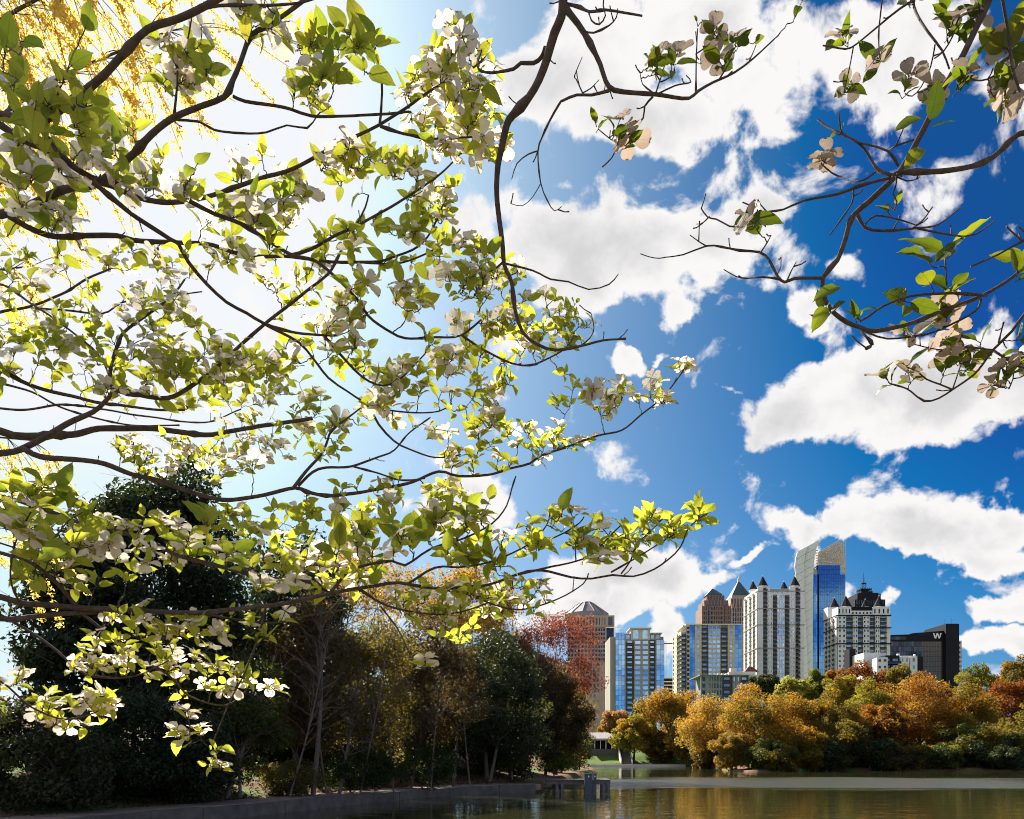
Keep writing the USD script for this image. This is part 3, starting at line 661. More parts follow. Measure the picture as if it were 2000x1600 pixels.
A, C = fin(b, [(1558, 1077), (1553, 1100), (1555, 1130), (1560, 1200), (1568, 1290), (1572, 1400), (1574, 1478)], [(1600.5, 1055), (1594, 1072), (1589.5, 1100), (1587.5, 1130), (1587, 1200), (1587, 1320), (1587, 1478)], -1.0, 2, 'fin', None)
for i in range(25):     # panels of the fin, row by row, in two bays
    for u0, u1 in ((0, .45), (.48, 1)):
        p0, p1 = A[i] + (C[i] - A[i]) * u0, A[i] + (C[i] - A[i]) * u1
        q0, q1 = A[i + 1] + (C[i + 1] - A[i + 1]) * u0, A[i + 1] + (C[i + 1] - A[i + 1]) * u1
        g_ = np.array([0, 0, .12])
        v = np.array([p0 - g_, p1 - g_, q1 + g_, q0 + g_]); back = v + [0, 1.2, 0]
        v = v + np.array([[0, 1.5, 0], [0, 0, 0], [0, 0, 0], [0, 1.5, 0]]) * 1.0
        f = [[0, 1, 2], [0, 2, 3], [4, 6, 5], [4, 7, 6], [0, 5, 1], [0, 4, 5], [1, 6, 2], [1, 5, 6], [2, 7, 3], [2, 6, 7], [3, 4, 0], [3, 7, 4]]
        obj('fin_panel', (np.vstack([v, back + [0, 1.5, 0]]), f), M['fin'], b.o)
bk = MB()
A2, C2 = A + [.4, 1.9, 0], C + [-.4, 1.9, 0]
n = len(A2)
v = np.vstack([A2, C2, A2 + [0, 2, 0], C2 + [0, 2, 0]]); f = []
for i in range(n - 1):
    for (p_, q_) in ((0, 1), (1, 3), (3, 2), (2, 0)):
        f += [[p_ * n + i, q_ * n + i, q_ * n + i + 1], [p_ * n + i, q_ * n + i + 1, p_ * n + i + 1]]
f += [[0, n, 3 * n], [0, 3 * n, 2 * n]]
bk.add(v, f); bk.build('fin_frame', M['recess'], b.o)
def bar(name, pts, r, n): obj(name, tube(pts, r, n), M['lattice'], b.o)


L0 = np.array([1599., 1079.]); L1 = np.array([1639., 1056.])
for i in range(15):     # uprights
    u = i / 14
    top = L0 + (L1 - L0) * u
    bx = 1597 + 53.5 * u if u > .8 else 1597 + 45 * u
    bot = (1597 + (1641 - 1597) * min(u / .85, 1) if u < .86 else 1641 + 9.5 * (u - .85) / .15, 1104 if u < .86 else 1122)
    for yy in (30, 32.4):
        bar('screen_post', [[b.X(top[0] + (i * .9 if yy > 31 else 0), yy), yy, b.Z(top[1], yy)], [b.X(bot[0], yy), yy, b.Z(bot[1], yy)]], .5, 4)
for j in range(12):     # rails and braces
    s = j / 11
    pl = L0 + (np.array([1597, 1104]) - L0) * s; pr = L1 + (np.array([1650, 1120]) - L1) * s
    for yy in (30, 32.4):
        bar('screen_rail', [[b.X(pl[0], yy), yy, b.Z(pl[1], yy)], [b.X(pr[0], yy), yy, b.Z(pr[1], yy)]], .5 if j == 0 else .42, 4)
for i in range(13):
    u = i / 13
    for j in range(0, 10, 2):
        s0, s1 = j / 11, (j + 2) / 11
        pt = lambda u, s: (L0 + (np.array([1597, 1104]) - L0) * s) * (1 - u) + (L1 + (np.array([1650, 1120]) - L1) * s) * u
        a_, c_ = pt(u, s0), pt(u + 1 / 13, s1)
        bar('screen_brace', [[b.X(a_[0], 30), 30, b.Z(a_[1], 30)], [b.X(c_[0], 32.4), 32.4, b.Z(c_[1], 32.4)]], .36, 3)
bar('screen_edge', [[b.X(1638.5, 31), 31, b.Z(1055, 31)], [b.X(1645, 31), 31, b.Z(1078, 31)], [b.X(1649, 31), 31, b.Z(1100, 31)], [b.X(1650.5, 31), 31, b.Z(1124, 31)]], .8, 5)
for py in np.arange(1060, 1112, 5):     # outriggers along the fin's edge
    MB().box(b.X(1594 if py > 1070 else 1598), b.X(1598.5 if py > 1070 else 1601), 1, 3, b.Z(py), b.Z(py) + .6).build('outrigger', M['lattice'], b.o)
b.done()

# --- dark stepped tower with an open spire
b = Building('office_tower', 'dark stepped tower topped by an open steel crown and spire behind the grey turreted tower', 1670, 1729, 900, 34)
c = b.X(1698.5)
mb = b.mb('core', M['dark'])
mb.box(0, b.X(1729), 0, 34, 0, b.Z(1171)); mb.box(b.X(1676), b.X(1722), 2, 32, b.Z(1171), b.Z(1159)); mb.box(b.X(1679), b.X(1718), 3, 30, b.Z(1159), b.Z(1157))
mb.box(b.X(1688), b.X(1711), 8, 24, b.Z(1157), b.Z(1152))
b.strips('wall', M['dark'], [(1671, 1728, 'win', {'n': 12, 'wf': .6, 'hf': .7, 'glass': 'dark'})], b.Z(1215), b.Z(1171), 6, y=-.1)
sp = b.mb('spire', M['dark'])
for pa in (1688.5, 1692, 1696, 1701, 1705, 1709):
    sp.box(b.X(pa), b.X(pa) + .8, 10, 10.8, b.Z(1152), b.Z(1144.5)); sp.box(b.X(pa), b.X(pa) + .8, 20, 20.8, b.Z(1152), b.Z(1144.5))
sp.box(b.X(1688), b.X(1710), 9.5, 21, b.Z(1148), b.Z(1146.6))
for pa in (1694.5, 1698, 1701.8):
    sp.box(b.X(pa), b.X(pa) + .7, 14.6, 15.4, b.Z(1146.6), b.Z(1132.5))
sp.box(b.X(1694), b.X(1703), 14, 16, b.Z(1134.8), b.Z(1133.4))
sp.add(*tube([[c, 15, b.Z(1134)], [c, 15, b.Z(1112)]], [.6, .15], 6))
b.done()

# --- dark hotel with its white letter
b = Building('hotel', 'black hotel block with a white letter W and a taller slab at its end', 1739, 1843, 550, 30)
xr = b.X(1843)
zl, zr_ = b.Z(1240.5), b.Z(1232)
mb = b.mb('body', M['dark'])
mb.box(0, xr, .4, 30, 0, b.Z(1243))
v = np.array([[0, 0, b.Z(1252)], [xr, 0, b.Z(1252)], [xr, 0, zr_], [b.X(1781), 0, b.Z(1237)], [b.X(1780), 0, b.Z(1239)], [0, 0, zl]])
mb.add(np.vstack([v, v + [0, 30, 0]]), [[0, 1, 2], [0, 2, 3], [0, 3, 4], [0, 4, 5], [6, 8, 7], [6, 9, 8], [6, 10, 9], [6, 11, 10], [5, 4, 10], [5, 10, 11], [4, 3, 9], [4, 9, 10], [3, 2, 8], [3, 8, 9], [0, 5, 11], [0, 11, 6], [1, 7, 8], [1, 8, 2], [0, 6, 7], [0, 7, 1]])
b.strips('mullion', M['dark'], [(1740, 1770, 'glass', {'n': 10, 'glass': 'dark'})], b.Z(1250), b.Z(1243.5), 3, y=-.05)
b.strips('mullion', M['dark'], [(1740, 1800, 'glass', {'n': 12, 'glass': 'dark'}), (1800, 1842.5, 'glass', {'n': 14, 'glass': 'bronze'})], 0, b.Z(1253), 3.6, y=.3)
wt = meshkit.text_mesh('W', 4.0, 0.35, bold=True)
wt.apply_transform(trimesh.transformations.rotation_matrix(math.pi / 2, [1, 0, 0]))
wt.apply_translation(-wt.bounds.mean(0)); s_ = (16.2 * b.k) / (wt.bounds[1, 0] - wt.bounds[0, 0])
wt.vertices[:, 0] *= s_; wt.vertices[:, 2] *= (10.6 * b.k) / (wt.bounds[1, 2] - wt.bounds[0, 2])
wt.apply_translation([b.X(1830.2), -.3, b.Z(1242)])
obj('letter', wt, M['sign'], b.o)
b.mb('end_slab', M['dark']).box(b.X(1843), b.X(1868.5), -3, 26, 0, b.Z(1220.5))
b.mb('end_slab', M['dark']).box(b.X(1843) + .2, b.X(1868.5) - .2, -2.5, 25.5, b.Z(1220.5), b.Z(1219.5))
b.strips('annex', M['white'], [(1875.4, 1884, 'win', {'n': 3, 'wf': .55, 'hf': .5, 'glass': 'dark'})], 0, b.Z(1250), 3.4, y=4)
b.mb('annex', M['white']).box(b.X(1875.4), b.X(1884), 5.1, 20, 0, b.Z(1250))
for px, top in ((1848, 1208), (1861, 1206)):
    b.mb('antenna', M['rail']).add(*tube([[b.X(px), 2, b.Z(1220)], [b.X(px), 2, b.Z(top)]], .07, 4))
b.done()

# --- low white and grey apartment blocks among the trees
b = Building('apartment_house', 'low white apartment house with dark balconies standing among the autumn trees below the black hotel', 1712, 1812, 350, 20)
mb = b.mb('wall', M['white'])
mb.box(b.X(1703), b.X(1748), 8, 20, 0, b.Z(1275, 8)); mb.box(b.X(1712), b.X(1733), .1, 7.9, 0, b.Z(1284) - .3)
b.strips('wall', M['white'], [(1712, 1722.5, 'win', {'n': 1, 'wf': .5, 'hf': .4, 'glass': 'dark'}), (1722.5, 1733, 'win', {'n': 1, 'wf': .5, 'hf': .4, 'glass': 'dark'})], 0, b.Z(1284), 3.1)
b.mb('bay', M['dark']).box(b.X(1733.1), b.X(1761), 2.0, 18, 0, b.Z(1280, 2)); b.strips('bay', M['dark'], [(1733.2, 1743, 'balc', {'glass': 'mid'}), (1743, 1761, 'balc', {'glass': 'mid'})], 0, b.Z(1283), 3.1, y=.9)
b.mb('wall', M['white']).box(b.X(1761.1), b.X(1796), 3, 18, 0, b.Z(1281, 3) ); b.strips('wall', M['white'], [(1763, 1780, 'win', {'n': 2, 'wf': .35, 'hf': .5}), (1782, 1796, 'win', {'n': 1, 'wf': .3, 'hf': .5})], 0, b.Z(1281), 3.4, y=2.4)
b.mb('bay', M['dark']).box(b.X(1796.1), b.X(1812), 4, 18, 0, b.Z(1283, 4))
b.mb('chimney', M['white']).box(b.X(1764), b.X(1768.5), 5, 6.2, b.Z(1281, 3), b.Z(1274)); b.mb('chimney', M['white']).box(b.X(1797), b.X(1800), 5, 6, b.Z(1283, 4), b.Z(1275))
b.mb('stair_tower', M['dark']).box(b.X(1697), b.X(1710), 20.1, 26, 0, b.Z(1267, 20))
b.done()

b = Building('apartment_house', 'low grey-green apartment house with a flat roof in front of the tan block', 1368, 1484, 350, 22)
mb = b.mb('wall', M['greyapt'])
mb.box(b.X(1380), b.X(1462), 1.25, 20, 0, b.Z(1319) - .1)
b.strips('wall', M['greyapt'], [(1368, 1380, 'win', {'n': 1, 'wf': .5, 'glass': 'dark'}), (1380, 1384, 'wall'), (1384, 1393, 'win', {'n': 2, 'wf': .3, 'glass': 'dark'}), (1393, 1410, 'win', {'n': 3, 'wf': .45, 'hf': .7, 'glass': 'dark'}), (1410, 1430, 'balc', {'glass': 'mid'}), (1430, 1446, 'win', {'n': 2, 'wf': .4, 'glass': 'mid'}), (1446, 1462, 'balc', {'glass': 'mid'})], 0, b.Z(1320), 3.2)
b.mb('roof', M['greyapt']).box(b.X(1366), b.X(1463), -1.2, 20, b.Z(1319.9), b.Z(1318.5))
b.mb('stair_tower', M['white2']).box(b.X(1434), b.X(1484), 6, 20, 0, b.Z(1312, 6)); b.mb('stair_tower', M['white2']).box(b.X(1434), b.X(1446), 5.8, 8, 0, b.Z(1305, 6))
b.mb('stair_tower', M['white2']).box(b.X(1462.2), b.X(1484), 0, 5.7, 0, b.Z(1318))
b.mb('red_roof', M['redroof']).frustum(b.X(1483), 14, b.Z(1311, 10), b.Z(1301, 10), 4.6, 1.2)
for px in (1410, 1418, 1426):
    b.mb('roof_unit', M['white']).frustum(b.X(px), 6, b.Z(1318.4, 6), b.Z(1315.5, 6), .9, .6, 8)
b.done()

b = Building('parking_deck', 'small dark open-sided parking deck in the gap between the two apartment towers', 1297, 1318, 620, 20)
b.mb('core', M['dark']).box(0, b.X(1318), 1, 20, 0, b.Z(1323))
for q_ in range(9):
    b.mb('floor_slab', M['peach' if q_ == 8 else 'white2']).box(0, b.X(1318), 0, 1.0, b.Z(1323) - 3 * (8 - q_) - .9, b.Z(1323) - 3 * (8 - q_))
b.done()

t = thing('tower_crane', 'thin grey tower crane standing in the gap of sky between the apartment towers', 'crane', ((1299.5 - CX) / F * 800, 800, GROUND_Z))
zc = lambda py: CZ - GROUND_Z + (HY - py) / F * 800
mb = MB()
for dx in (-.7, .7):
    mb.box(dx - .12, dx + .12, -.12, .12, 0, zc(1252))
for q_ in range(40):
    z = q_ * zc(1252) / 40; mb.add(*tube([[-.7, 0, z], [.7, 0, z + zc(1252) / 40]], .08, 3))
mb.build('mast', M['recess'], t)
MB().box(-7, 24, -.3, .3, zc(1257) - .45, zc(1257) + .45).build('jib', M['recess'], t)
MB().box(-6.9, -4, -.8, .8, zc(1257) - 2.4, zc(1257) - .46).build('counterweight', M['recess'], t)

# --- lakeside pavilion, steps, rails
t = thing('pavilion', 'low open pavilion with a grey hipped roof and pale posts on the far lawn', 'pavilion', ((1178 - CX) / F * 250, 250, 0))
zq = lambda py: CZ + (HY - py) / F * 250
xq = lambda px: (px - 1178) / F * 250
MB().box(xq(1147), xq(1206), 0, 9, 1.0, zq(1463)).build('plinth', M['recess'], t)
MB().box(xq(1147), xq(1205), 3.5, 8.5, zq(1463), zq(1446)).build('wall', M['dark'], t)
for px in (1150, 1161, 1172.5, 1183, 1194, 1203):
    MB().box(xq(px), xq(px) + .28, .5, .78, zq(1463), zq(1446)).build('post', M['white'], t)
MB().box(xq(1144), xq(1207), -.6, 9.3, zq(1446) + .02, zq(1443)).build('fascia', M['white2'], t)
x0_, x1_ = xq(1143), xq(1209); zr0, zr1 = zq(1443) + .03, zq(1430)
v = [[x0_, -1, zr0], [x1_, -1, zr0], [x1_, 10, zr0], [x0_, 10, zr0], [x0_ + 2.2, 4.5, zr1], [x1_ - 3.0, 4.5, zr1]]
obj('roof', (np.array(v), np.array([[0, 1, 5], [0, 5, 4], [2, 3, 4], [2, 4, 5], [1, 2, 5], [3, 0, 4], [0, 2, 1], [0, 3, 2]])), M['shingle'], t)
t = thing('stairway', 'pale stone steps with side walls leading from the far shore up to the lawn', 'stairs', ((1224 - CX) / F * 238, 238.5, 0))
for i in range(14):
    MB().box(-1.4, 1.6, i * .42, i * .42 + .44, 0.2, 1.15 + i * .3).build('step', M['concrete'], t)
for sx in (-1.75, 1.62):
    mb = MB(); v = np.array([[sx, -.2, 0.2], [sx + .32, -.2, 0.2], [sx + .32, 6, .2], [sx, 6, .2], [sx, -.2, 1.7], [sx + .32, -.2, 1.7], [sx + .32, 6, 6.1], [sx, 6, 6.1]])
    mb.add(v, [[0, 1, 5], [0, 5, 4], [1, 2, 6], [1, 6, 5], [2, 3, 7], [2, 7, 6], [3, 0, 4], [3, 4, 7], [4, 5, 6], [4, 6, 7]]); mb.build('side_wall', M['white2'], t)
t = thing('shore_edge', 'pale concrete edging along the far shore below the lawn', 'edging', (38.5, 236.6, 0))
for i in range(12):
    MB().box(-15 + i * 2.5, -15 + i * 2.5 + 2.46, 0, 1.4, -.6, .62 + rng.uniform(0, .02)).build('edge_block', M['white2'], t)


# ------------------------------------------------------------------ trees
def quads(rng, pos, nrm, size, aspect=0.55):
    """leaf-sized rhombs at pos with normals scattered about nrm"""
    n = len(pos)
    nn = nrm + rng.normal(0, 0.75, (n, 3)); nn /= np.linalg.norm(nn, axis=1, keepdims=True) + 1e-9
    a = np.cross(nn, rng.normal(0, 1, (n, 3))); a /= np.linalg.norm(a, axis=1, keepdims=True) + 1e-9
    b = np.cross(nn, a)
    s = (size * rng.uniform(0.55, 1.35, n))[:, None]
    fold = nn * s * 0.18
    v = np.stack([pos - a * s, pos - b * s * aspect + fold, pos + a * s, pos + b * s * aspect + fold], 1).reshape(-1, 3)
    i = np.arange(n)[:, None] * 4
    return v, np.vstack([i + [0, 1, 2], i + [0, 2, 3]])


def crown(rng, c, r, nclump, nleaf, leaf, low=-0.5, tight=0.30, layers=0.0):
    c, r = np.asarray(c, float), np.asarray(r, float)
    d = rng.normal(0, 1, (nclump * 6, 3)); d /= np.linalg.norm(d, axis=1, keepdims=True)
    d = d[d[:, 2] > low][:nclump]
    f = rng.uniform(0.35, 1.0, len(d)) ** 0.55
    f *= 0.70 + 0.60 * meshkit.noise(d * 1.9 + rng.uniform(0, 50, 3))
    cc = c + d * r * f[:, None] * (1 - tight * 0.6)
    cr = tight * rng.uniform(0.55, 1.25, len(d))
    k = rng.choice(len(d), nleaf, p=cr ** 2 / (cr ** 2).sum())
    u = rng.normal(0, 1, (nleaf, 3)); u /= np.linalg.norm(u, axis=1, keepdims=True)
    rad = rng.uniform(0.25, 1.0, nleaf) ** 0.5
    rr = np.array([r.mean()] * 3) * [1, 1, 0.72]
    pos = cc[k] + u * rr * cr[k][:, None] * rad[:, None]
    if layers:
        pos[:, 2] += -layers * np.abs(rng.normal(0, 1, nleaf)) * r[2]
    v, fq = quads(rng, pos, u * 0.6 + [0, 0, 0.5], np.full(nleaf, leaf))
    return v, fq, cc, cr


def limbs(rng, base, c, r, cc, rad, lean=0.0, n=14):
    """tapered trunk and limbs that reach into the clumps"""
    mb = MB()
    base = np.asarray(base, float); top = np.array([c[0], c[1], c[2] + 0.15 * r[2]])
    mid = (base + top) / 2 + rng.normal(0, 0.04, 3) * np.linalg.norm(top - base) + [lean, 0, 0]
    tr = spline([base - [0, 0, .5], base * .7 + mid * .3, mid, top], np.linalg.norm(top - base) / 10)
    rr = rad * np.linspace(1.15, 0.22, len(tr)); rr[0] *= 1.3
    mb.tube(tr, rr, 8)
    lim = MB()
    for q_ in rng.permutation(len(cc))[:n]:
        s = rng.integers(int(len(tr) * .3), max(int(len(tr) * .85), int(len(tr) * .3) + 1))
        p0, p1 = tr[s], cc[q_]
        m_ = (p0 + p1) / 2 + [0, 0, -0.08 * np.linalg.norm(p1 - p0)] + rng.normal(0, .05, 3) * np.linalg.norm(p1 - p0)
        l = spline([p0, m_, p1], np.linalg.norm(p1 - p0) / 6)
        lim.tube(l, np.linspace(rr[s] * .55, rad * .07, len(l)), 5)
    return mb, lim


LM = {
    'golden': leaf_mat('golden_brown_leaves', [(0.21, 0.10, 0.014), (0.30, 0.155, 0.018), (0.37, 0.215, 0.03), (0.17, 0.11, 0.018)]),
    'goldlight': leaf_mat('pale_golden_leaves', [(0.28, 0.18, 0.035), (0.39, 0.265, 0.06), (0.24, 0.165, 0.035)]),
    'orange': leaf_mat('orange_brown_leaves', [(0.19, 0.072, 0.012), (0.27, 0.11, 0.014), (0.23, 0.125, 0.02), (0.13, 0.058, 0.012)]),
    'rust': leaf_mat('dark_rust_leaves', [(0.15, 0.05, 0.012), (0.22, 0.075, 0.015), (0.11, 0.045, 0.012)]),
    'lime': leaf_mat('yellow_green_leaves', [(0.20, 0.185, 0.022), (0.28, 0.25, 0.028), (0.15, 0.15, 0.02)]),
    'pale': leaf_mat('pale_spring_leaves', [(0.36, 0.38, 0.12), (0.47, 0.47, 0.2), (0.28, 0.3, 0.07)]),
    'green': leaf_mat('fresh_green_leaves', [(0.11, 0.15, 0.02), (0.17, 0.21, 0.025), (0.09, 0.12, 0.018)]),
    'olive': leaf_mat('olive_gold_leaves', [(0.16, 0.13, 0.02), (0.25, 0.19, 0.025), (0.11, 0.1, 0.02)]),
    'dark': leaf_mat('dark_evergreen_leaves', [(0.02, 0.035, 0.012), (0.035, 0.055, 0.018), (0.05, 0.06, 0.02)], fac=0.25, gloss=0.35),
    'brown': leaf_mat('brown_budding_leaves', [(0.08, 0.048, 0.026), (0.12, 0.08, 0.03), (0.07, 0.065, 0.026)], trans=1.1, fac=0.4),
    'red': leaf_mat('red_maple_buds', [(0.22, 0.05, 0.045), (0.30, 0.085, 0.07), (0.15, 0.04, 0.035), (0.14, 0.08, 0.035)], trans=0.9),
    'pinkish': leaf_mat('dusky_pink_leaves', [(0.32, 0.17, 0.10), (0.4, 0.26, 0.12), (0.26, 0.12, 0.10)]),
    'thicket': leaf_mat('thicket_leaves', [(0.04, 0.045, 0.016), (0.085, 0.08, 0.024), (0.16, 0.14, 0.04), (0.065, 0.045, 0.022)], trans=1.25, fac=0.45),
    'yellow': leaf_mat('yellow_catkin_leaves', [(0.54, 0.44, 0.16), (0.66, 0.56, 0.25), (0.46, 0.35, 0.12)], fac=0.68),
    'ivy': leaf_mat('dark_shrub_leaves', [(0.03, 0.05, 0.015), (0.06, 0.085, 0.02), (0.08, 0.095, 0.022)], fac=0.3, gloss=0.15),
}

FAR = 'autumn trees along the far shore'
# centre, top, half width, lowest leaf (all px), distance, leaf tone, name, label
far_trees = [
    (1312, 1327, 60, 1478, 241, 'golden', 'broadleaf_tree', 'golden brown round tree below the tan block, left end of the far row'),
    (1240, 1397, 45, 1474, 240, 'lime', 'broadleaf_tree', 'small yellow-green weeping tree beside the stone steps on the far lawn'),
    (1212, 1376, 34, 1460, 285, 'pinkish', 'broadleaf_tree', 'dusky pink tree behind the pavilion on the far lawn'),
    (1196, 1392, 26, 1455, 300, 'lime', 'broadleaf_tree', 'pale yellow-green tree farthest left behind the pavilion roof'),
    (1250, 1368, 24, 1440, 305, 'dark', 'conifer_tree', 'grey-green tree against the foot of the blue glass apartment tower'),
    (1292, 1425, 42, 1490, 241, 'brown', 'broadleaf_tree', 'low brown tree with bare dark stems right of the stone steps'),
    (1398, 1352, 74, 1492, 192, 'goldlight', 'broadleaf_tree', 'broad pale golden tree over the water left of the great bronze one'),
    (1482, 1336, 76, 1470, 166, 'golden', 'broadleaf_tree', 'great bronze-gold tree with visible dark limbs at the middle of the shore'),
    (1432, 1424, 40, 1505, 163, 'goldlight', 'broadleaf_tree', 'small straw-coloured tree overhanging the water at the jutting bank'),
    (1508, 1440, 56, 1512, 159, 'ivy', 'shrub', 'dark shaded shrub at the tip of the jutting bank'),
    (1497, 1309, 30, 1370, 262, 'dark', 'broadleaf_tree', 'round dark green tree in front of the white turreted tower'),
    (1547, 1312, 32, 1400, 205, 'pale', 'broadleaf_tree', 'palest cream-green tree below the blue glass tower'),
    (1592, 1307, 32, 1400, 212, 'green', 'broadleaf_tree', 'fresh green round tree below the curved white fin'),
    (1648, 1313, 36, 1400, 204, 'lime', 'broadleaf_tree', 'yellow-green domed tree left of the dark rust one'),
    (1616, 1308, 30, 1380, 245, 'orange', 'broadleaf_tree', 'orange tree peeping up between the two green domed trees'),
    (1684, 1290, 54, 1370, 252, 'rust', 'broadleaf_tree', 'dark rust spreading tree below the grey turreted tower'),
    (1768, 1291, 36, 1400, 242, 'olive', 'broadleaf_tree', 'olive tree in front of the low white apartment house'),
    (1565, 1345, 48, 1480, 176, 'golden', 'broadleaf_tree', 'golden tree standing right of the great bronze tree'),
    (1628, 1342, 52, 1480, 173, 'olive', 'broadleaf_tree', 'olive-gold tree in the front row below the yellow-green dome'),
    (1705, 1322, 44, 1460, 187, 'lime', 'broadleaf_tree', 'mixed gold and green tree left of the large orange one'),
    (1808, 1298, 80, 1470, 184, 'orange', 'broadleaf_tree', 'largest orange tree with a broad domed crown at the right'),
    (1738, 1372, 46, 1462, 170, 'orange', 'broadleaf_tree', 'lower orange tree leaning over the bank left of the largest orange one'),
    (1655, 1405, 60, 1512, 169, 'brown', 'shrub', 'dark brown undergrowth by the water below the olive-gold tree'),
    (1580, 1425, 46, 1512, 166, 'olive', 'shrub', 'olive thicket at the water right of the jutting bank'),
    (1905, 1325, 46, 1480, 188, 'olive', 'broadleaf_tree', 'dark olive tree right of the largest orange one'),
    (1925, 1290, 40, 1400, 232, 'green', 'broadleaf_tree', 'thin green tree against the sky right of the black hotel'),
    (1978, 1303, 48, 1480, 202, 'rust', 'broadleaf_tree', 'dark rust-brown tree at the right edge'),
    (1990, 1268, 36, 1400, 246, 'olive', 'broadleaf_tree', 'tall loose olive tree at the far right edge against the cloud'),
    (1898, 1405, 52, 1512, 172, 'ivy', 'shrub', 'dark green undergrowth below the dark olive tree at the right'),
    (1985, 1390, 60, 1512, 170, 'ivy', 'shrub', 'dark green undergrowth in the bottom right corner of the shore'),
    (1778, 1440, 48, 1512, 170, 'brown', 'shrub', 'rusty bushes in the shade under the largest orange tree'),
    (2075, 1320, 60, 1500, 180, 'olive', 'broadleaf_tree', 'olive tree just beyond the right edge of the view'),
    (1352, 1405, 44, 1493, 233, 'olive', 'shrub', 'olive bushes at the far water edge under the broad pale golden tree'),
    (1392, 1430, 40, 1512, 196, 'brown', 'shrub', 'shaded brown bushes at the water left of the straw-coloured tree'),
    (1560, 1392, 50, 1512, 171, 'golden', 'shrub', 'golden lower boughs at the water right of the great bronze tree'),
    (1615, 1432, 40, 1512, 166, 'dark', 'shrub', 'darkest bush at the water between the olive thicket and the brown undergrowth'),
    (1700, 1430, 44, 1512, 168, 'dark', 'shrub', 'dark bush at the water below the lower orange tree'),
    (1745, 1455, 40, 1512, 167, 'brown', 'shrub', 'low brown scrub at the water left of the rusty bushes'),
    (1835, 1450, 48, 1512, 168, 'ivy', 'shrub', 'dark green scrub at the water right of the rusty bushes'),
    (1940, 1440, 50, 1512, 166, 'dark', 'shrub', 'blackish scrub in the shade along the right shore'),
    (1860, 1385, 50, 1480, 180, 'olive', 'shrub', 'olive foliage filling the gap right of the largest orange tree'),
    (1690, 1375, 44, 1470, 178, 'orange', 'shrub', 'orange saplings between the olive-gold tree and the lower orange tree'),
]
for i, (px, top, hw, low, Y, tone, nm, lab) in enumerate(far_trees):
    r_ = np.random.default_rng(100 + i)
    a, c_ = P(px, top, Y), P(px, low, Y)
    rx = 1.12 * hw * Y / F; rz = (a[2] - c_[2]) / 2
    cen = np.array([a[0], Y + (0.25 if nm != 'shrub' else 0.05) * rx, (a[2] + c_[2]) / 2])
    gz = ground_z([[a[0], cen[1]]])[0]
    gz = max(gz, 0.2)
    if inside(np.array([[a[0], cen[1]]]), LAKE)[0]: print('in the lake:', lab)
    big = hw * (low - top) / 9000.0
    v, f, cc, cr = crown(r_, cen, (rx * 1.05, rx * 0.95, rz), int(48 + 30 * big), int(11000 + 8000 * big), 0.27 * (Y / 190), low=-0.97, tight=0.27, layers=0.06)
    t = thing(nm, lab, 'shrub' if nm == 'shrub' else 'tree', (0, 0, 0), 0, FAR if nm != 'shrub' else 'bushes at the waterline')
    tr, lim = limbs(r_, (a[0], cen[1], gz), cen, (rx, rx, rz), cc, 0.12 + 0.035 * rz, n=16)
    tr.build('trunk', M['trunk'], t, smooth=True); lim.build('limbs', M['trunk'], t)
    mix = {'golden': 'olive', 'goldlight': 'golden', 'orange': 'golden', 'rust': 'orange', 'lime': 'golden', 'pale': 'lime', 'green': 'lime', 'olive': 'golden', 'dark': 'ivy', 'brown': 'olive', 'pinkish': 'goldlight', 'ivy': 'olive'}[tone]
    nq = len(v) // 4; qc = v.reshape(nq, 4, 3).mean(1)
    m2 = meshkit.noise((qc - cen) / rz * 1.6 + 7.7 * i) + r_.normal(0, .10, nq) > .62      # patches of another tone within one crown
    for nm2, sel, mt in (('crown', ~m2, tone), ('crown', m2, mix)):
        k_ = np.nonzero(sel)[0]
        if len(k_):
            e_ = np.arange(len(k_))[:, None] * 4
            obj(nm2, (v.reshape(nq, 4, 3)[k_].reshape(-1, 3), np.vstack([e_ + [0, 1, 2], e_ + [0, 2, 3]])), LM[mt], t)


def twiggy(rng, cc, cr, r, n, ln, rad, up=0.6):
    mb = MB()
    for _ in range(n):
        k = rng.integers(len(cc))
        p = cc[k] + rng.normal(0, .5, 3) * cr[k] * r
        d = rng.normal(0, 1, 3); d[2] = abs(d[2]) * up + .25; d /= np.linalg.norm(d)
        L_ = ln * rng.uniform(.5, 1.3); bend = rng.normal(0, .18, 3)
        mb.tube([p, p + d * L_ * .5 + bend * L_ * .4, p + d * L_ + bend * L_], [rad, rad * .7, rad * .3], 3)
    return mb


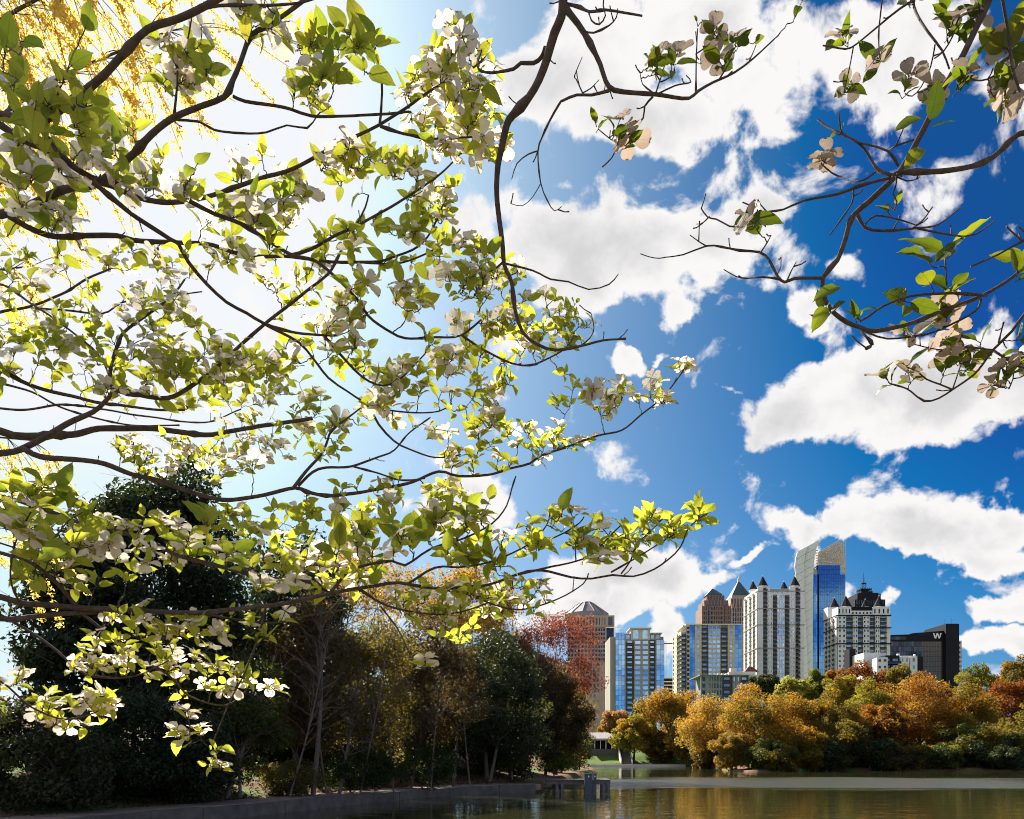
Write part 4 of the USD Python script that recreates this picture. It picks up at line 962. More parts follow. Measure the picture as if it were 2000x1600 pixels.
BANK = 'shaded trees along the near bank'
near_trees = [   # px, top, half width, lowest, distance, tone, leaves, leaf size, twigs, name, label
    (1020, 1200, 80, 1490, 88, 'brown', 26000, 0.11, 700, 'broadleaf_tree', 'dark brown budding tree at the right end of the near bank'),
    (1085, 1185, 92, 1400, 100, 'red', 17000, 0.12, 300, 'maple_tree', 'red budding maple showing at the right edge of the dark bank trees'),
    (1075, 1300, 80, 1495, 92, 'thicket', 20000, 0.14, 500, 'broadleaf_tree', 'brown-green tree in front of the red maple at the end of the bank'),
    (1118, 1310, 46, 1500, 128, 'olive', 9000, 0.12, 260, 'broadleaf_tree', 'yellow-olive leaning tree overhanging the dock'),
    (955, 1200, 105, 1500, 66, 'dark', 22000, 0.12, 350, 'broadleaf_tree', 'dense dark tree above the dock end of the bank wall'),
    (840, 1185, 95, 1500, 57, 'thicket', 16000, 0.10, 600, 'broadleaf_tree', 'twiggy olive tree in the middle of the bank thicket'),
    (715, 1175, 95, 1505, 52, 'thicket', 15000, 0.10, 650, 'broadleaf_tree', 'twiggy backlit tree left of the middle of the bank'),
    (600, 1120, 90, 1510, 48, 'brown', 11000, 0.10, 600, 'broadleaf_tree', 'thin brown tree standing left in the bank thicket'),
    (905, 1090, 120, 1260, 96, 'goldlight', 11000, 0.17, 500, 'broadleaf_tree', 'bright pale golden tree glowing behind the dark bank trees'),
    (700, 1040, 110, 1240, 100, 'goldlight', 9000, 0.17, 500, 'broadleaf_tree', 'thin pale blossoming tree behind the bank to the left of the glowing one'),
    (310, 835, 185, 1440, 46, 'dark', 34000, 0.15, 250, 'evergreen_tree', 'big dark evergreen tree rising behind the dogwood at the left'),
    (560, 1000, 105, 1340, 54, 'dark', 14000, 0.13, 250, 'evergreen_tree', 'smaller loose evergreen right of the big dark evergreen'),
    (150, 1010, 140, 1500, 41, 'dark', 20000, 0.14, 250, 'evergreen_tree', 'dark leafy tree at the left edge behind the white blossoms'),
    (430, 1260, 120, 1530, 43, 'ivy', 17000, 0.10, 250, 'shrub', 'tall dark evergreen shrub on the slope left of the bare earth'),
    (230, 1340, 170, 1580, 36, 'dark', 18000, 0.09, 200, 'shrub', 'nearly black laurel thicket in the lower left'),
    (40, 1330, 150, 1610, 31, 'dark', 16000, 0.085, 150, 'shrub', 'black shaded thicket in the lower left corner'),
    (690, 1455, 95, 1548, 49, 'ivy', 9000, 0.07, 60, 'shrub', 'green ground shrub on the slope above the middle of the wall'),
    (830, 1440, 80, 1535, 56, 'ivy', 8000, 0.07, 60, 'shrub', 'green ground shrub left of the leaning grey trunk'),
    (560, 1480, 70, 1560, 45, 'thicket', 6000, 0.07, 80, 'shrub', 'low straggly shrub above the left part of the wall'),
    (1085, 1465, 38, 1512, 92, 'green', 4500, 0.09, 40, 'shrub', 'bright green bush on the bank just behind the dock'),
    (1128, 1430, 30, 1508, 138, 'ivy', 6000, 0.11, 40, 'shrub', 'dark bush at the water beyond the dock'),
    (965, 1420, 70, 1520, 69, 'ivy', 8000, 0.08, 60, 'shrub', 'dark undergrowth beneath the dense tree near the dock'),
    (990, 1225, 120, 1500, 98, 'brown', 20000, 0.17, 300, 'broadleaf_tree', 'brown tree in the second row behind the dense dark tree'),
    (870, 1215, 130, 1500, 80, 'thicket', 20000, 0.17, 300, 'broadleaf_tree', 'olive-brown tree in the second row behind the middle thicket'),
    (740, 1205, 130, 1500, 76, 'thicket', 20000, 0.16, 300, 'broadleaf_tree', 'olive-brown tree in the second row behind the backlit twiggy tree'),
    (610, 1195, 120, 1500, 72, 'thicket', 18000, 0.16, 300, 'broadleaf_tree', 'olive-brown tree in the second row behind the thin brown tree'),
    (480, 1180, 130, 1500, 68, 'ivy', 18000, 0.16, 200, 'broadleaf_tree', 'dark tree in the second row behind the tall evergreen shrub'),
    (960, 1330, 120, 1525, 72, 'thicket', 14000, 0.14, 200, 'shrub', 'thicket of saplings behind the trunks near the dock'),
    (800, 1330, 120, 1530, 66, 'thicket', 14000, 0.13, 200, 'shrub', 'thicket of saplings behind the leaning trunk in the middle'),
    (650, 1330, 120, 1535, 60, 'thicket', 14000, 0.12, 200, 'shrub', 'thicket of saplings behind the trunks left of the middle'),
    (500, 1340, 110, 1535, 56, 'ivy', 12000, 0.12, 150, 'shrub', 'dark saplings behind the bare earth of the slope'),
    (1100, 1370, 56, 1510, 112, 'ivy', 12000, 0.12, 150, 'shrub', 'dark tall bushes hiding the bank beyond the dock'),
    (330, 1420, 130, 1580, 38, 'dark', 12000, 0.085, 100, 'shrub', 'black low shrub on the slope below the dark evergreen'),
]
for i, (px, top, hw, low, Y, tone, nleaf, lsz, ntw, nm, lab) in enumerate(near_trees):
    r_ = np.random.default_rng(300 + i)
    a, c_ = P(px, top, Y), P(px, low, Y)
    rx = hw * Y / F; rz = (a[2] - c_[2]) / 2
    cen = np.array([a[0], Y + (0.3 * rx if Y < 90 else 0), (a[2] + c_[2]) / 2])
    gz = max(ground_z([[a[0], cen[1]]])[0], 0.4)
    if inside(np.array([[a[0], cen[1]]]), LAKE)[0]: print('in the lake:', lab)
    v, f, cc, cr = crown(r_, cen, (rx * 1.12, rx * 0.9, rz), 95, int(nleaf * 1.15), lsz * 1.15, low=-0.98, tight=0.27, layers=0.03)
    t = thing(nm, lab, 'shrub' if nm == 'shrub' else 'tree', group='bushes on the near bank' if nm == 'shrub' else BANK)
    tr, lim = limbs(r_, (a[0] + r_.normal(0, .4), cen[1], gz), cen, (rx, rx, rz), cc, 0.05 + 0.022 * rz, lean=r_.normal(0, .5), n=20)
    tr.build('trunk', M['trunk'], t, smooth=True); lim.build('limbs', M['trunk'], t)
    if ntw:
        twiggy(r_, cc, cr, (rx + rz) / 2, ntw, 0.16 * (rx + rz) / 2 + .5, 0.010 + Y * .00008).build('twigs', M['trunk'], t, kind='stuff')
    obj('crown', (v, f), LM[tone], t)
# bare stems standing in the thicket
for i, (pb, py, pt, pty, Y, rd) in enumerate([(955, 1520, 985, 1330, 66, .16), (1000, 1513, 1002, 1250, 71, .13), (885, 1525, 900, 1290, 60, .12), (660, 1545, 700, 1330, 48, .13), (735, 1535, 715, 1260, 52, .12), (610, 1550, 625, 1180, 46, .17), (440, 1560, 520, 1330, 42, .13), (470, 1560, 455, 1300, 42, .10), (800, 1530, 830, 1290, 56, .11), (250, 1560, 270, 1180, 40, .15), (560, 1560, 640, 1250, 44, .07), (640, 1550, 610, 1230, 47, .07), (700, 1545, 760, 1250, 49, .06), (770, 1540, 740, 1240, 52, .07), (840, 1532, 880, 1220, 55, .07), (920, 1528, 900, 1230, 58, .06), (1030, 1515, 1050, 1240, 78, .08)]):
    r_ = np.random.default_rng(500 + i)
    p0, p1 = P(pb, py, Y), P(pt, pty, Y + 2); p0[2] = min(p0[2], max(ground_z([p0[:2]])[0], .4)) - .3
    m_ = (p0 + p1) / 2 + r_.normal(0, .3, 3)
    tr = spline([p0, m_, p1], .6)
    spots = ['grey leaning trunk near the dock', 'straight dark trunk close to the dock end', 'slim dark trunk left of the leaning grey one', 'leaning trunk over the green shrubs', 'slim trunk in the backlit thicket', 'thick dark trunk left of the backlit thicket', 'slanting trunk beside the bare earth', 'thin stem crossing the slanting trunk', 'thin trunk among the olive twigs', 'dark trunk under the big evergreen', 'slender stem leaning right over the straggly shrub', 'slender stem leaning left by the backlit thicket', 'thin stem leaning right at the green shrubs', 'thin stem leaning left beside the middle saplings', 'slender stem leaning right in the olive twigs', 'slender stem leaning left near the dense tree', 'slim stem at the dock end of the path']
    t = thing('bare_tree', spots[i] + ', bare below its fork', 'tree', group='bare trunks in the bank thicket')
    mb = MB(); mb.tube(tr, np.linspace(rd, rd * .4, len(tr)), 7); mb.build('trunk', M['stem'], t, smooth=True)
    br = MB()
    for _ in range(46):
        k = r_.integers(len(tr) // 3, len(tr)); d = r_.normal(0, 1, 3); d[2] = abs(d[2]) + .4; d /= np.linalg.norm(d); L_ = r_.uniform(1, 3.2)
        br.tube([tr[k], tr[k] + d * L_ * .5, tr[k] + d * L_ + r_.normal(0, .3, 3)], [rd * .3, rd * .2, .01], 4)
    br.build('limbs', M['stem'], t)

# leaf litter and ivy on the bank: uncountable
r_ = np.random.default_rng(77)
pts = r_.uniform((-40, 26), (10, 72), (26000, 2)); d_ = seg_dist(pts, LAKE); pts = pts[~inside(pts, LAKE) & (d_ > 2.3) & (d_ < 16)]
pz = ground_z(pts)
v, f = quads(r_, np.c_[pts, pz + r_.uniform(.02, .3, len(pts)) ** 1.5], np.tile([0, 0, 1.0], (len(pts), 1)), np.full(len(pts), .10))
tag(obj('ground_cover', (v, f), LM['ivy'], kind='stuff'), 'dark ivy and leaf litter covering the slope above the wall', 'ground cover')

# the golden tree whose hanging twigs fill the sky behind the dogwood, top left
r_ = np.random.default_rng(900)
t = thing('oak_tree', 'tall tree with hanging twigs of tiny golden leaves in the bright top left', 'tree')
oY = 12.0
trunk = spline([(-13.5, 13.5, .8), (-13.2, 13.2, 5), (-12.4, 12.6, 9), (-11, 12, 13), (-9.6, 11.6, 16)], .8)
mb = MB(); mb.tube(trunk, np.linspace(.38, .02, len(trunk)), 10); mb.build('trunk', M['trunk'], t, smooth=True)
lv, tw, tips = [], MB(), []
for px0, py0, px1, py1, rd in [(-350, 300, 190, -60, .07), (-300, 420, 330, 60, .06), (-350, 100, 60, -100, .07), (-300, 560, 150, 300, .05), (-250, 60, 420, -120, .06), (-350, 700, 60, 520, .05), (-350, 980, 60, 860, .06), (-300, 1150, 60, 1080, .05)]:
    p0 = trunk[np.argmin(np.abs(trunk[:, 2] - (P(px0, py0, oY)[2] - 1.5)))]
    a, c_ = P(px0 + 120, py0 - 40, oY), P(px1, py1, oY + r_.uniform(-1, 1))
    l = spline([p0, a, (a + c_) / 2 + [0, 0, .35], c_], .25)
    mb = MB(); mb.tube(l, np.linspace(rd, .014, len(l)), 6); mb.build('limb', M['trunk'], t)
    n_tw = 66 if py0 < 500 else 50
    for _ in range(n_tw):
        k = r_.integers(len(l) // 3, len(l)); p = l[k]
        ln = r_.uniform(.7, 2.1 if py0 < 500 else 1.2)
        d = np.array([r_.normal(.45, .5), r_.normal(0, .4), r_.normal(-.55, .4)]); d /= np.linalg.norm(d)
        q_ = spline([p, p + d * ln * .5 + [0, 0, .08], p + d * ln + [0, 0, -.2 * ln]], .12)
        tw.tube(q_, np.linspace(.0075, .003, len(q_)), 3)
        n_ = int(ln * r_.uniform(9, 26))
        s_ = r_.uniform(.25, 1, n_) ** .7
        lv.append(q_[(s_ * (len(q_) - 1)).astype(int)][:, None, :] + r_.normal(0, .035, (n_, 6, 3)))
tw.build('twigs', M['trunk'], t, kind='stuff')
lv = np.vstack([x.reshape(-1, 3) for x in lv])
v, f = quads(r_, lv, np.zeros((len(lv), 3)), np.full(len(lv), .029), .5)
obj('leaves', (v, f), LM['yellow'], t, kind='stuff')
# @@DOGWOOD@@


# ------------------------------------------------------------------ the dogwoods in the foreground
def leaf_tissue(name, ramp, tr, vein, fac, rough=0.45, spots=None):
    """thin blade: veins curve from the midrib to the tip (uv: across, along); light passes through"""
    N = {'tc': ('texture_coordinate', {}), 's': ('separate_xyz', {}), 'c': ('math', {'math_type': 'subtract', 'value2': 0.5}), 'a': ('math', {'math_type': 'absolute'}),
         'k': ('math', {'math_type': 'multiply_add', 'value2': -1.3}), 'w': ('math', {'math_type': 'multiply', 'value2': 7.0}), 'f': ('math', {'math_type': 'fraction'}),
         'p1': ('math', {'math_type': 'subtract', 'value2': 0.5}), 'p2': ('math', {'math_type': 'absolute'}),
         'vl': ('map_range', {'range_type': 'smoothstep', 'from_min': 0.36, 'from_max': 0.5, 'to_min': 0.0, 'to_max': 1.0, 'clamp': True}),
         'mid': ('map_range', {'range_type': 'smoothstep', 'from_min': 0.05, 'from_max': 0.015, 'to_min': 0.0, 'to_max': 1.0, 'clamp': True}), 'vm': ('math', {'math_type': 'maximum'}), 'vs': ('math', {'math_type': 'multiply', 'value2': vein}),
         'g': ('geometry', {}), 'oi': ('object_info', {}), 'ad': ('math', {'math_type': 'add'}), 'fr': ('math', {'math_type': 'fraction'}),
         'r': ('rgb_ramp', {'ramp': ramp}), 'tm': ('mix', {'mix_type': 'multiply', 'fac': 1.0, 'color2': tr}),
         'dk': ('mix', {'mix_type': 'multiply', 'color2': (0.55, 0.6, 0.45)}), 'n': ('noise_texture', {'scale': 70.0, 'detail': 3.0}), 'nb': ('mix', {'mix_type': 'multiply', 'fac': 0.35}),
         'p': ('principled_bsdf', {'roughness': rough, 'specular_ior_level': 0.35}), 't': ('translucent_bsdf', {}), 'b': ('bump', {'strength': 0.35, 'distance': 0.0015}), 'm': ('mix_closure', {'fac': fac})}
    L = [('tc.UV', 's.vector'), ('s.x', 'c.value1'), ('c.value', 'a.value1'), ('a.value', 'k.value1'), ('s.y', 'k.value3'), ('k.value', 'w.value1'), ('w.value', 'f.value1'), ('f.value', 'p1.value1'), ('p1.value', 'p2.value1'), ('p2.value', 'vl.value'),
         ('a.value', 'mid.value'), ('vl.result', 'vm.value1'), ('mid.result', 'vm.value2'), ('vm.value', 'vs.value1'), ('g.random_per_island', 'ad.value1'), ('oi.random', 'ad.value2'), ('ad.value', 'fr.value1'), ('fr.value', 'r.fac'),
         ('g.position', 'n.vector'), ('r.color', 'nb.color1'), ('n.color', 'nb.color2'), ('r.color', 'dk.color1'), ('vs.value', 'dk.fac')]
    base = 'dk.color'
    if spots:       # the notched, stained tip of a bract
        N['sv'] = ('map_range', {'range_type': 'smoothstep', 'from_min': 0.86, 'from_max': 0.95, 'to_min': 0.0, 'to_max': 1.0, 'clamp': True})
        N['su'] = ('map_range', {'range_type': 'smoothstep', 'from_min': 0.17, 'from_max': 0.07, 'to_min': 0.0, 'to_max': 1.0, 'clamp': True})
        N['sm'] = ('math', {'math_type': 'multiply'}); N['sx'] = ('mix', {'color2': spots})
        L += [('s.y', 'sv.value'), ('a.value', 'su.value'), ('sv.result', 'sm.value1'), ('su.result', 'sm.value2'), ('sm.value', 'sx.fac'), ('dk.color', 'sx.color1')]
        base = 'sx.color'
    L += [(base, 'p.base_color'), (base, 'tm.color1'), ('tm.color', 't.color'), ('vm.value', 'b.height'), ('b.normal', 'p.normal'), ('p.BSDF', 'm.closure1'), ('t.BSDF', 'm.closure2')]
    return usdkit.material(stage, '/World/Looks/' + name, N, L, surface='m.closure')


LEAF = leaf_tissue('dogwood_leaf', [(0, (0.12, 0.18, 0.04)), (0.4, (0.18, 0.24, 0.05)), (0.8, (0.25, 0.29, 0.07)), (1, (0.31, 0.31, 0.09))], (2.45, 2.1, 0.75), 0.5, 0.64)
LEAF_SHADED = leaf_tissue('dark_dogwood_leaf', [(0, (0.06, 0.10, 0.02)), (0.6, (0.10, 0.15, 0.025)), (1, (0.17, 0.2, 0.03))], (1.7, 1.5, 0.4), 0.5, 0.5)  # right tree: same leaf, its shade put into darker, less translucent colour
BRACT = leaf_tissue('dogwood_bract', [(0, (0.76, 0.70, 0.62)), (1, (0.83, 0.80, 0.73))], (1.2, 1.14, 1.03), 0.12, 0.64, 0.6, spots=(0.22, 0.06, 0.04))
BRACT_SHADED = leaf_tissue('weathered_dogwood_bract', [(0, (0.50, 0.42, 0.36)), (1, (0.62, 0.55, 0.49))], (0.95, 0.86, 0.78), 0.2, 0.42, 0.6, spots=(0.16, 0.05, 0.03))  # right tree: same bract in shade, the greyer tone painted in
CENTRE = mat('flower_centre', (0.30, 0.27, 0.05), 0.7, 0.4, 300.0)

LS = np.array([0.0, 0.06, 0.15, 0.26, 0.38, 0.5, 0.62, 0.74, 0.85, 0.93, 1.0]); LW = LS ** 0.62 * (1 - LS) ** 0.98; LW = LW / LW.max(); LW[0], LW[-2], LW[-1] = 0.04, 0.13, 0.015
BS = np.array([0.0, 0.15, 0.3, 0.45, 0.6, 0.75, 0.87, 0.95, 1.0]); BW = np.array([0.10, 0.36, 0.64, 0.85, 0.98, 1.0, 0.86, 0.64, 0.40])


def blade(base, d, n, L, W, curl, fold, notch=False, across=5, rr=None, twist=0.0):
    d = d / np.linalg.norm(d); n = n - d * (n @ d); n /= np.linalg.norm(n) + 1e-9
    s = np.cross(d, n)
    S, Wd = (BS, BW) if notch else (LS, LW)
    u = np.linspace(-1, 1, across)
    ang = curl * S                       # the midrib bends away from n
    ds = np.diff(S, prepend=0)
    x = np.cumsum(np.cos(ang) * ds); z = -np.cumsum(np.sin(ang) * ds)
    hw = Wd * W / 2
    T = S[:, None] * np.ones(across)
    xx = x[:, None] * np.ones(across)
    if notch:
        xx[-1, across // 2] -= 0.09; xx[-1, 0] -= 0.04; xx[-1, -1] -= 0.04
    lift = fold * np.abs(u)[None] ** 1.5 * hw[:, None]
    if rr is not None:
        lift = lift + rr.normal(0, 0.03 * W, lift.shape) * np.abs(u)[None]
    tw = twist * S
    U = u[None] * hw[:, None]
    p = base + (xx * L)[..., None] * d + (z * L)[:, None, None] * n + (U * np.cos(tw)[:, None])[..., None] * s + (lift + U * np.sin(tw)[:, None])[..., None] * n
    v = p.reshape(-1, 3)
    uv = np.stack([0.5 + 0.5 * u[None] * np.clip(Wd, .05, 1)[:, None], T], -1).reshape(-1, 2)
    i, j = np.meshgrid(np.arange(len(S) - 1), np.arange(across - 1), indexing='ij')
    q = (i * across + j).ravel()
    f = np.vstack([np.c_[q, q + 1, q + across + 1], np.c_[q, q + across + 1, q + across]])
    return v, f, uv


def joined(lst):
    n = 0; V, Fs, UV = [], [], []
    for v, f, uv in lst:
        V.append(v); Fs.append(f + n); UV.append(uv); n += len(v)
    return np.vstack(V), np.vstack(Fs), np.vstack(UV)


ICO = trimesh.creation.icosphere(subdivisions=0)


def knobs(c, n, r, rr):
    a = np.cross(n, [0.3, 0.5, 0.7]); a /= np.linalg.norm(a); b = np.cross(n, a)
    mb = MB()
    for k in range(11):
        t_, q_ = 2.4 * k, 0.0029 * math.sqrt(k + .3)
        mb.add(ICO.vertices * 0.0024 * rr.uniform(.8, 1.2) + c + a * q_ * math.cos(t_) + b * q_ * math.sin(t_) + n * (0.006 - 0.0004 * k), ICO.faces)
    return mb


class Dogwood:
    def __init__(s, label, seed, leaf, bract):
        s.leaf, s.bract = leaf, bract
        s.o = thing('dogwood_tree', label, 'tree'); s.r = np.random.default_rng(seed)
        s.nodes, s.scr, s.rad, s.dir = [], [], [], []
        s.leaves, s.flowers, s.twigs, s.buds = [], [], [], []
    def branch(s, pts, Y0, Y1, w0, w1, name='branch', head=None):
        """pts: px of the photograph; the branch runs from distance Y0 to Y1 and tapers from w0 to w1 px wide. head: 3D points before the first"""
        p = np.array(pts, float); d = np.r_[0, np.cumsum(np.linalg.norm(np.diff(p, axis=0), axis=1))]; t = d / d[-1]
        Y = Y0 + (Y1 - Y0) * t + 0.02 * np.sin(t * 7 + s.r.uniform(0, 6))
        q = np.array([P(a, b, y) for (a, b), y in zip(p, Y)])
        r = 0.86 * (w0 + (w1 - w0) * t ** 0.8) / 2 * Y / F
        if head is not None:
            hd = np.array(head, float); a0, t0 = q[0], (q[1] - q[0]) / np.linalg.norm(q[1] - q[0])
            gap = np.linalg.norm(a0 - hd[-1, :3]); ex = np.array([(hd[-1, :3] * (1 - f) + a0 * f) * (1 - f * .5) + (a0 - t0 * gap * (1 - f)) * f * .5 for f in (.3, .6, .82, .94)])
            er = hd[-1, 3] + (r[0] - hd[-1, 3]) * np.array([.3, .6, .82, .94])
            q = np.vstack([hd[:, :3], ex, q]); r = np.r_[hd[:, 3], er, r]
        c = spline(np.c_[q, r], 0.02)
        n = len(c)
        wob = np.stack([meshkit.noise(np.c_[np.arange(n) * .25, np.full(n, k * 9.1), np.full(n, len(s.nodes))]) - .5 for k in range(3)], -1)
        c[:, :3] += wob * c[:, 3:] * 1.3
        rr = c[:, 3] * (1 + 0.18 * (meshkit.noise(np.c_[np.arange(n) * .6, np.full(n, 3.3), np.full(n, len(s.nodes))]) - .5))
        rr = rr * (1 + 0.42 * (s.r.random(n) > .93))      # nodes and old leaf scars
        mb = MB(); mb.tube(c[:, :3], rr, 8); mb.build(name, M['bark'], s.o, smooth=True)
        g = np.gradient(c[:, :3], axis=0); g /= np.linalg.norm(g, axis=1, keepdims=True) + 1e-9
        for k in s.r.choice(n, max(1, n // 14)):
            if c[k, 1] > 1:      # short dead spurs and buds
                d_ = np.cross(g[k], s.r.normal(0, 1, 3)); d_ = d_ / np.linalg.norm(d_) + g[k] * .6 + [0, 0, .4]; d_ /= np.linalg.norm(d_); l_ = s.r.uniform(.012, .035)
                s.twigs.append((tube([c[k, :3], c[k, :3] + d_ * (l_ * .6 + c[k, 3]), c[k, :3] + d_ * (l_ + c[k, 3]) + [0, 0, .004]], [.0018, .0012, .0016], 5), .001))
        for k in range(0, n, 1):
            if c[k, 1] > .5:
                s.nodes.append(c[k, :3]); s.rad.append(c[k, 3]); s.dir.append(g[k])
        return c
    def to_px(s, q): return np.c_[CX + q[:, 0] / q[:, 1] * F, HY - (q[:, 2] - CZ) / q[:, 1] * F]
    def twig(s, tgt_px, maxlen=400, dY=0.1, up=None):
        """grows a twig from the nearest wood to the place seen at tgt_px; returns (tip, direction)"""
        nd = np.array(s.nodes); px = s.to_px(nd)
        v = np.array(tgt_px, float) - px; dist = np.linalg.norm(v, axis=1) + 1e-6
        pref = np.array([0.55, -0.83])
        cost = dist * (1.25 - 0.35 * (v @ pref) / dist) + 6 * (np.array(s.rad) > .008)
        k = int(np.argmin(cost))
        Yt = nd[k, 1] + s.r.normal(0, dY) * min(1, dist[k] / 60)
        tip = P(*tgt_px, max(Yt, 1.42)); p0 = nd[k]; L = np.linalg.norm(tip - p0)
        end = np.array([s.r.normal(.15, .35), s.r.normal(0, .3), 1.0]) if up is None else np.array(up, float)
        end /= np.linalg.norm(end)
        if L > 0.012:
            g = s.dir[k]; chord = (tip - p0) / L
            wg, we = 0.5 * max(0.0, float(g @ chord)), 0.5 * min(1.0, L / .12) * max(0.15, float(end @ chord))
            m1 = p0 + (wg * g + chord) / np.linalg.norm(wg * g + chord) * L * .36
            m2 = tip - (end * we + chord) / np.linalg.norm(end * we + chord) * L * .34
            c = spline([p0, m1, m2, tip], 0.012)
            c[1:-1] += s.r.normal(0, .0012, (len(c) - 2, 3))
            r0 = min(s.rad[k] * .7, .0012 + .004 * L); r = np.linspace(max(r0, .0013), .0011, len(c)); r = r * (1 + .35 * (s.r.random(len(c)) > .9))
            s.twigs.append((tube(c, r, 5), L / p0[1]))
            g = np.gradient(c, axis=0); g /= np.linalg.norm(g, axis=1, keepdims=True) + 1e-9
            for q in range(2, len(c)):
                s.nodes.append(c[q]); s.rad.append(r[q]); s.dir.append(g[q])
            end = g[-1] * .6 + end * .4; end /= np.linalg.norm(end)
        return tip, end
    def cluster(s, tip, ax, n=4, size=0.075, flower=False, droop=0.5, fsize=0.042, ftilt=0.5):
        r = s.r
        a = np.cross(ax, r.normal(0, 1, 3)); a /= np.linalg.norm(a); b = np.cross(ax, a)
        for k in range(n):
            an = (k % 2) * math.pi + (k // 2) * math.pi / 2 + r.normal(0, .25)
            out = math.cos(an) * a + math.sin(an) * b
            open_ = r.uniform(.5, 1.25)
            d = ax * math.cos(open_) + out * math.sin(open_); d[2] += r.normal(.05, .2)
            nn = ax * math.sin(open_) - out * math.cos(open_)
            L = size * r.uniform(.55, 1.2) * (1.0 if k < 2 else .8)
            pet = d / np.linalg.norm(d) * .008 + ax * .002
            base = tip - ax * (.012 if k >= 2 else 0.0) + pet
            s.twigs.append((tube([tip - ax * (.012 if k >= 2 else 0), base + d * .004], [.0011, .0008], 4), 0))
            s.leaves.append((blade(base, d, nn, L, L * r.uniform(.44, .62), r.uniform(-.15, 1.1) * droop * 2, r.uniform(.1, .6), rr=r, twist=r.normal(0, .4)), L / base[1]))
        if flower:
            st = ax * r.uniform(.015, .03)
            c = tip + st
            s.twigs.append((tube([tip, c], [.0011, .0012], 4), 0))
            s.flower(c, ax, fsize * r.uniform(.75, 1.15), ftilt)
    def flower(s, c, ax, R, tilt):
        r = s.r
        n = ax * .4 + np.array([0, 0, 1.0]) + r.normal(0, tilt, 3); n /= np.linalg.norm(n)
        a = np.cross(n, r.normal(0, 1, 3)); a /= np.linalg.norm(a); b = np.cross(n, a)
        br = []; cup = r.uniform(-.15, .55); 
        for k in range(4):
            an = k * math.pi / 2 + r.normal(0, .08)
            out = math.cos(an) * a + math.sin(an) * b
            op = cup + r.normal(0, .15)
            d = out * math.cos(op) + n * math.sin(op)
            L = R * (1.08 if k % 2 else .92)
            br.append(blade(c + out * .003, d, n * math.cos(op) - out * math.sin(op), L, L * r.uniform(.8, .98), r.uniform(.1, .7), r.uniform(-.1, .5), True, 5, r))
        s.flowers.append((br, c, n, R))
    def build(s):
        tw = sorted(s.twigs, key=lambda x: -x[1])
        for (v, f), _ in tw[:300]:
            obj('twig', (v, f), M['bark'], s.o, smooth=True)
        mb = MB()
        for (v, f), _ in tw[300:]:
            mb.add(v, f)
        if len(tw) > 300: mb.build('twigs', M['bark'], s.o, smooth=True, kind='stuff')
        lv = sorted(s.leaves, key=lambda x: -x[1])
        for (v, f, uv), _ in lv[:300]:
            obj('leaf', (v, f), s.leaf, s.o, smooth=True, uv=uv)
        if len(lv) > 300:
            v, f, uv = joined([x[0] for x in lv[300:]]); obj('leaves', (v, f), s.leaf, s.o, smooth=True, uv=uv, kind='stuff')
        fl = sorted(s.flowers, key=lambda x: -x[3] / x[1][1])
        for k, (br, c, n, R) in enumerate(fl[:300]):
            if k < 75:
                x = UsdGeom.Xform.Define(stage, path_of('flower', s.o))
                for v, f, uv in br:
                    obj('bract', (v, f), s.bract, x, smooth=True, uv=uv)
            else:
                v, f, uv = joined(br); x = obj('flower', (v, f), s.bract, s.o, smooth=True, uv=uv)
            knobs(c, n, R, s.r).build('flower_centre', CENTRE, x)
        if len(fl) > 300:
            v, f, uv = joined([y for x in fl[300:] for y in x[0]]); obj('flowers', (v, f), s.bract, s.o, smooth=True, uv=uv, kind='stuff')
        print('dogwood', len(s.leaves), 'leaves', len(s.flowers), 'flowers', len(s.twigs), 'twigs')


# --- the left tree
D = Dogwood('flowering dogwood reaching in from the left, white bracts and backlit young leaves', 11, LEAF, BRACT)
TR = [(-3.0, 2.3, 0.8, .11), (-2.9, 2.3, 2.2, .10), (-2.75, 2.25, 3.3, .085), (-2.6, 2.2, 4.3, .06), (-2.5, 2.1, 5.0, .035), (-2.35, 2.0, 5.8, .006)]
mb = MB(); c_ = spline(TR, .08); mb.tube(c_[:, :3], c_[:, 3] * (1 + .12 * meshkit.noise(np.c_[np.arange(len(c_)) * .4] * [1, 1, 1])), 12); mb.build('trunk', M['bark'], D.o, smooth=True)


def hd(z, r=.018, x=-2.75, y=2.25): return [(x, y, z, r * 1.5)]


def cut(pts, Y0, Y1, w0, w1, head=None): return D.branch(pts, Y0, Y1, w0, w1, head=head)


cut([(-60, 232), (0, 226), (35, 232), (65, 242), (88, 238), (182, 169), (234, 117), (289, 60), (330, 39), (390, 16), (426, 0), (470, -30), (520, -80)], 1.55, 1.45, 20, 13, hd(4.0))
cut([(330, 39), (405, 14), (460, 9), (520, 10), (590, 4), (640, -14)], 1.5, 1.6, 9, 4)
cut([(-60, 205), (0, 242), (52, 273), (104, 296), (146, 328), (182, 351), (221, 369), (260, 385), (312, 394), (364, 393), (416, 382), (468, 364), (520, 346), (558, 335), (636, 296), (701, 263), (740, 244), (792, 213), (844, 177), (896, 148), (935, 124), (960, 92)], 1.7, 2.0, 16, 4, hd(3.9))
cut([(73, 250), (90, 268), (110, 294)], 1.56, 1.69, 11, 10)
cut([(-80, 425), (0, 420), (52, 407), (117, 382), (177, 361), (216, 335), (260, 302), (299, 268), (338, 229), (377, 211), (439, 190), (455, 156), (489, 75), (520, 55), (545, 36), (592, 0), (630, -40)], 1.9, 1.75, 20, 8, hd(3.6))
cut([(489, 75), (491, 40), (492, 0), (494, -40)], 1.77, 1.75, 6, 4)
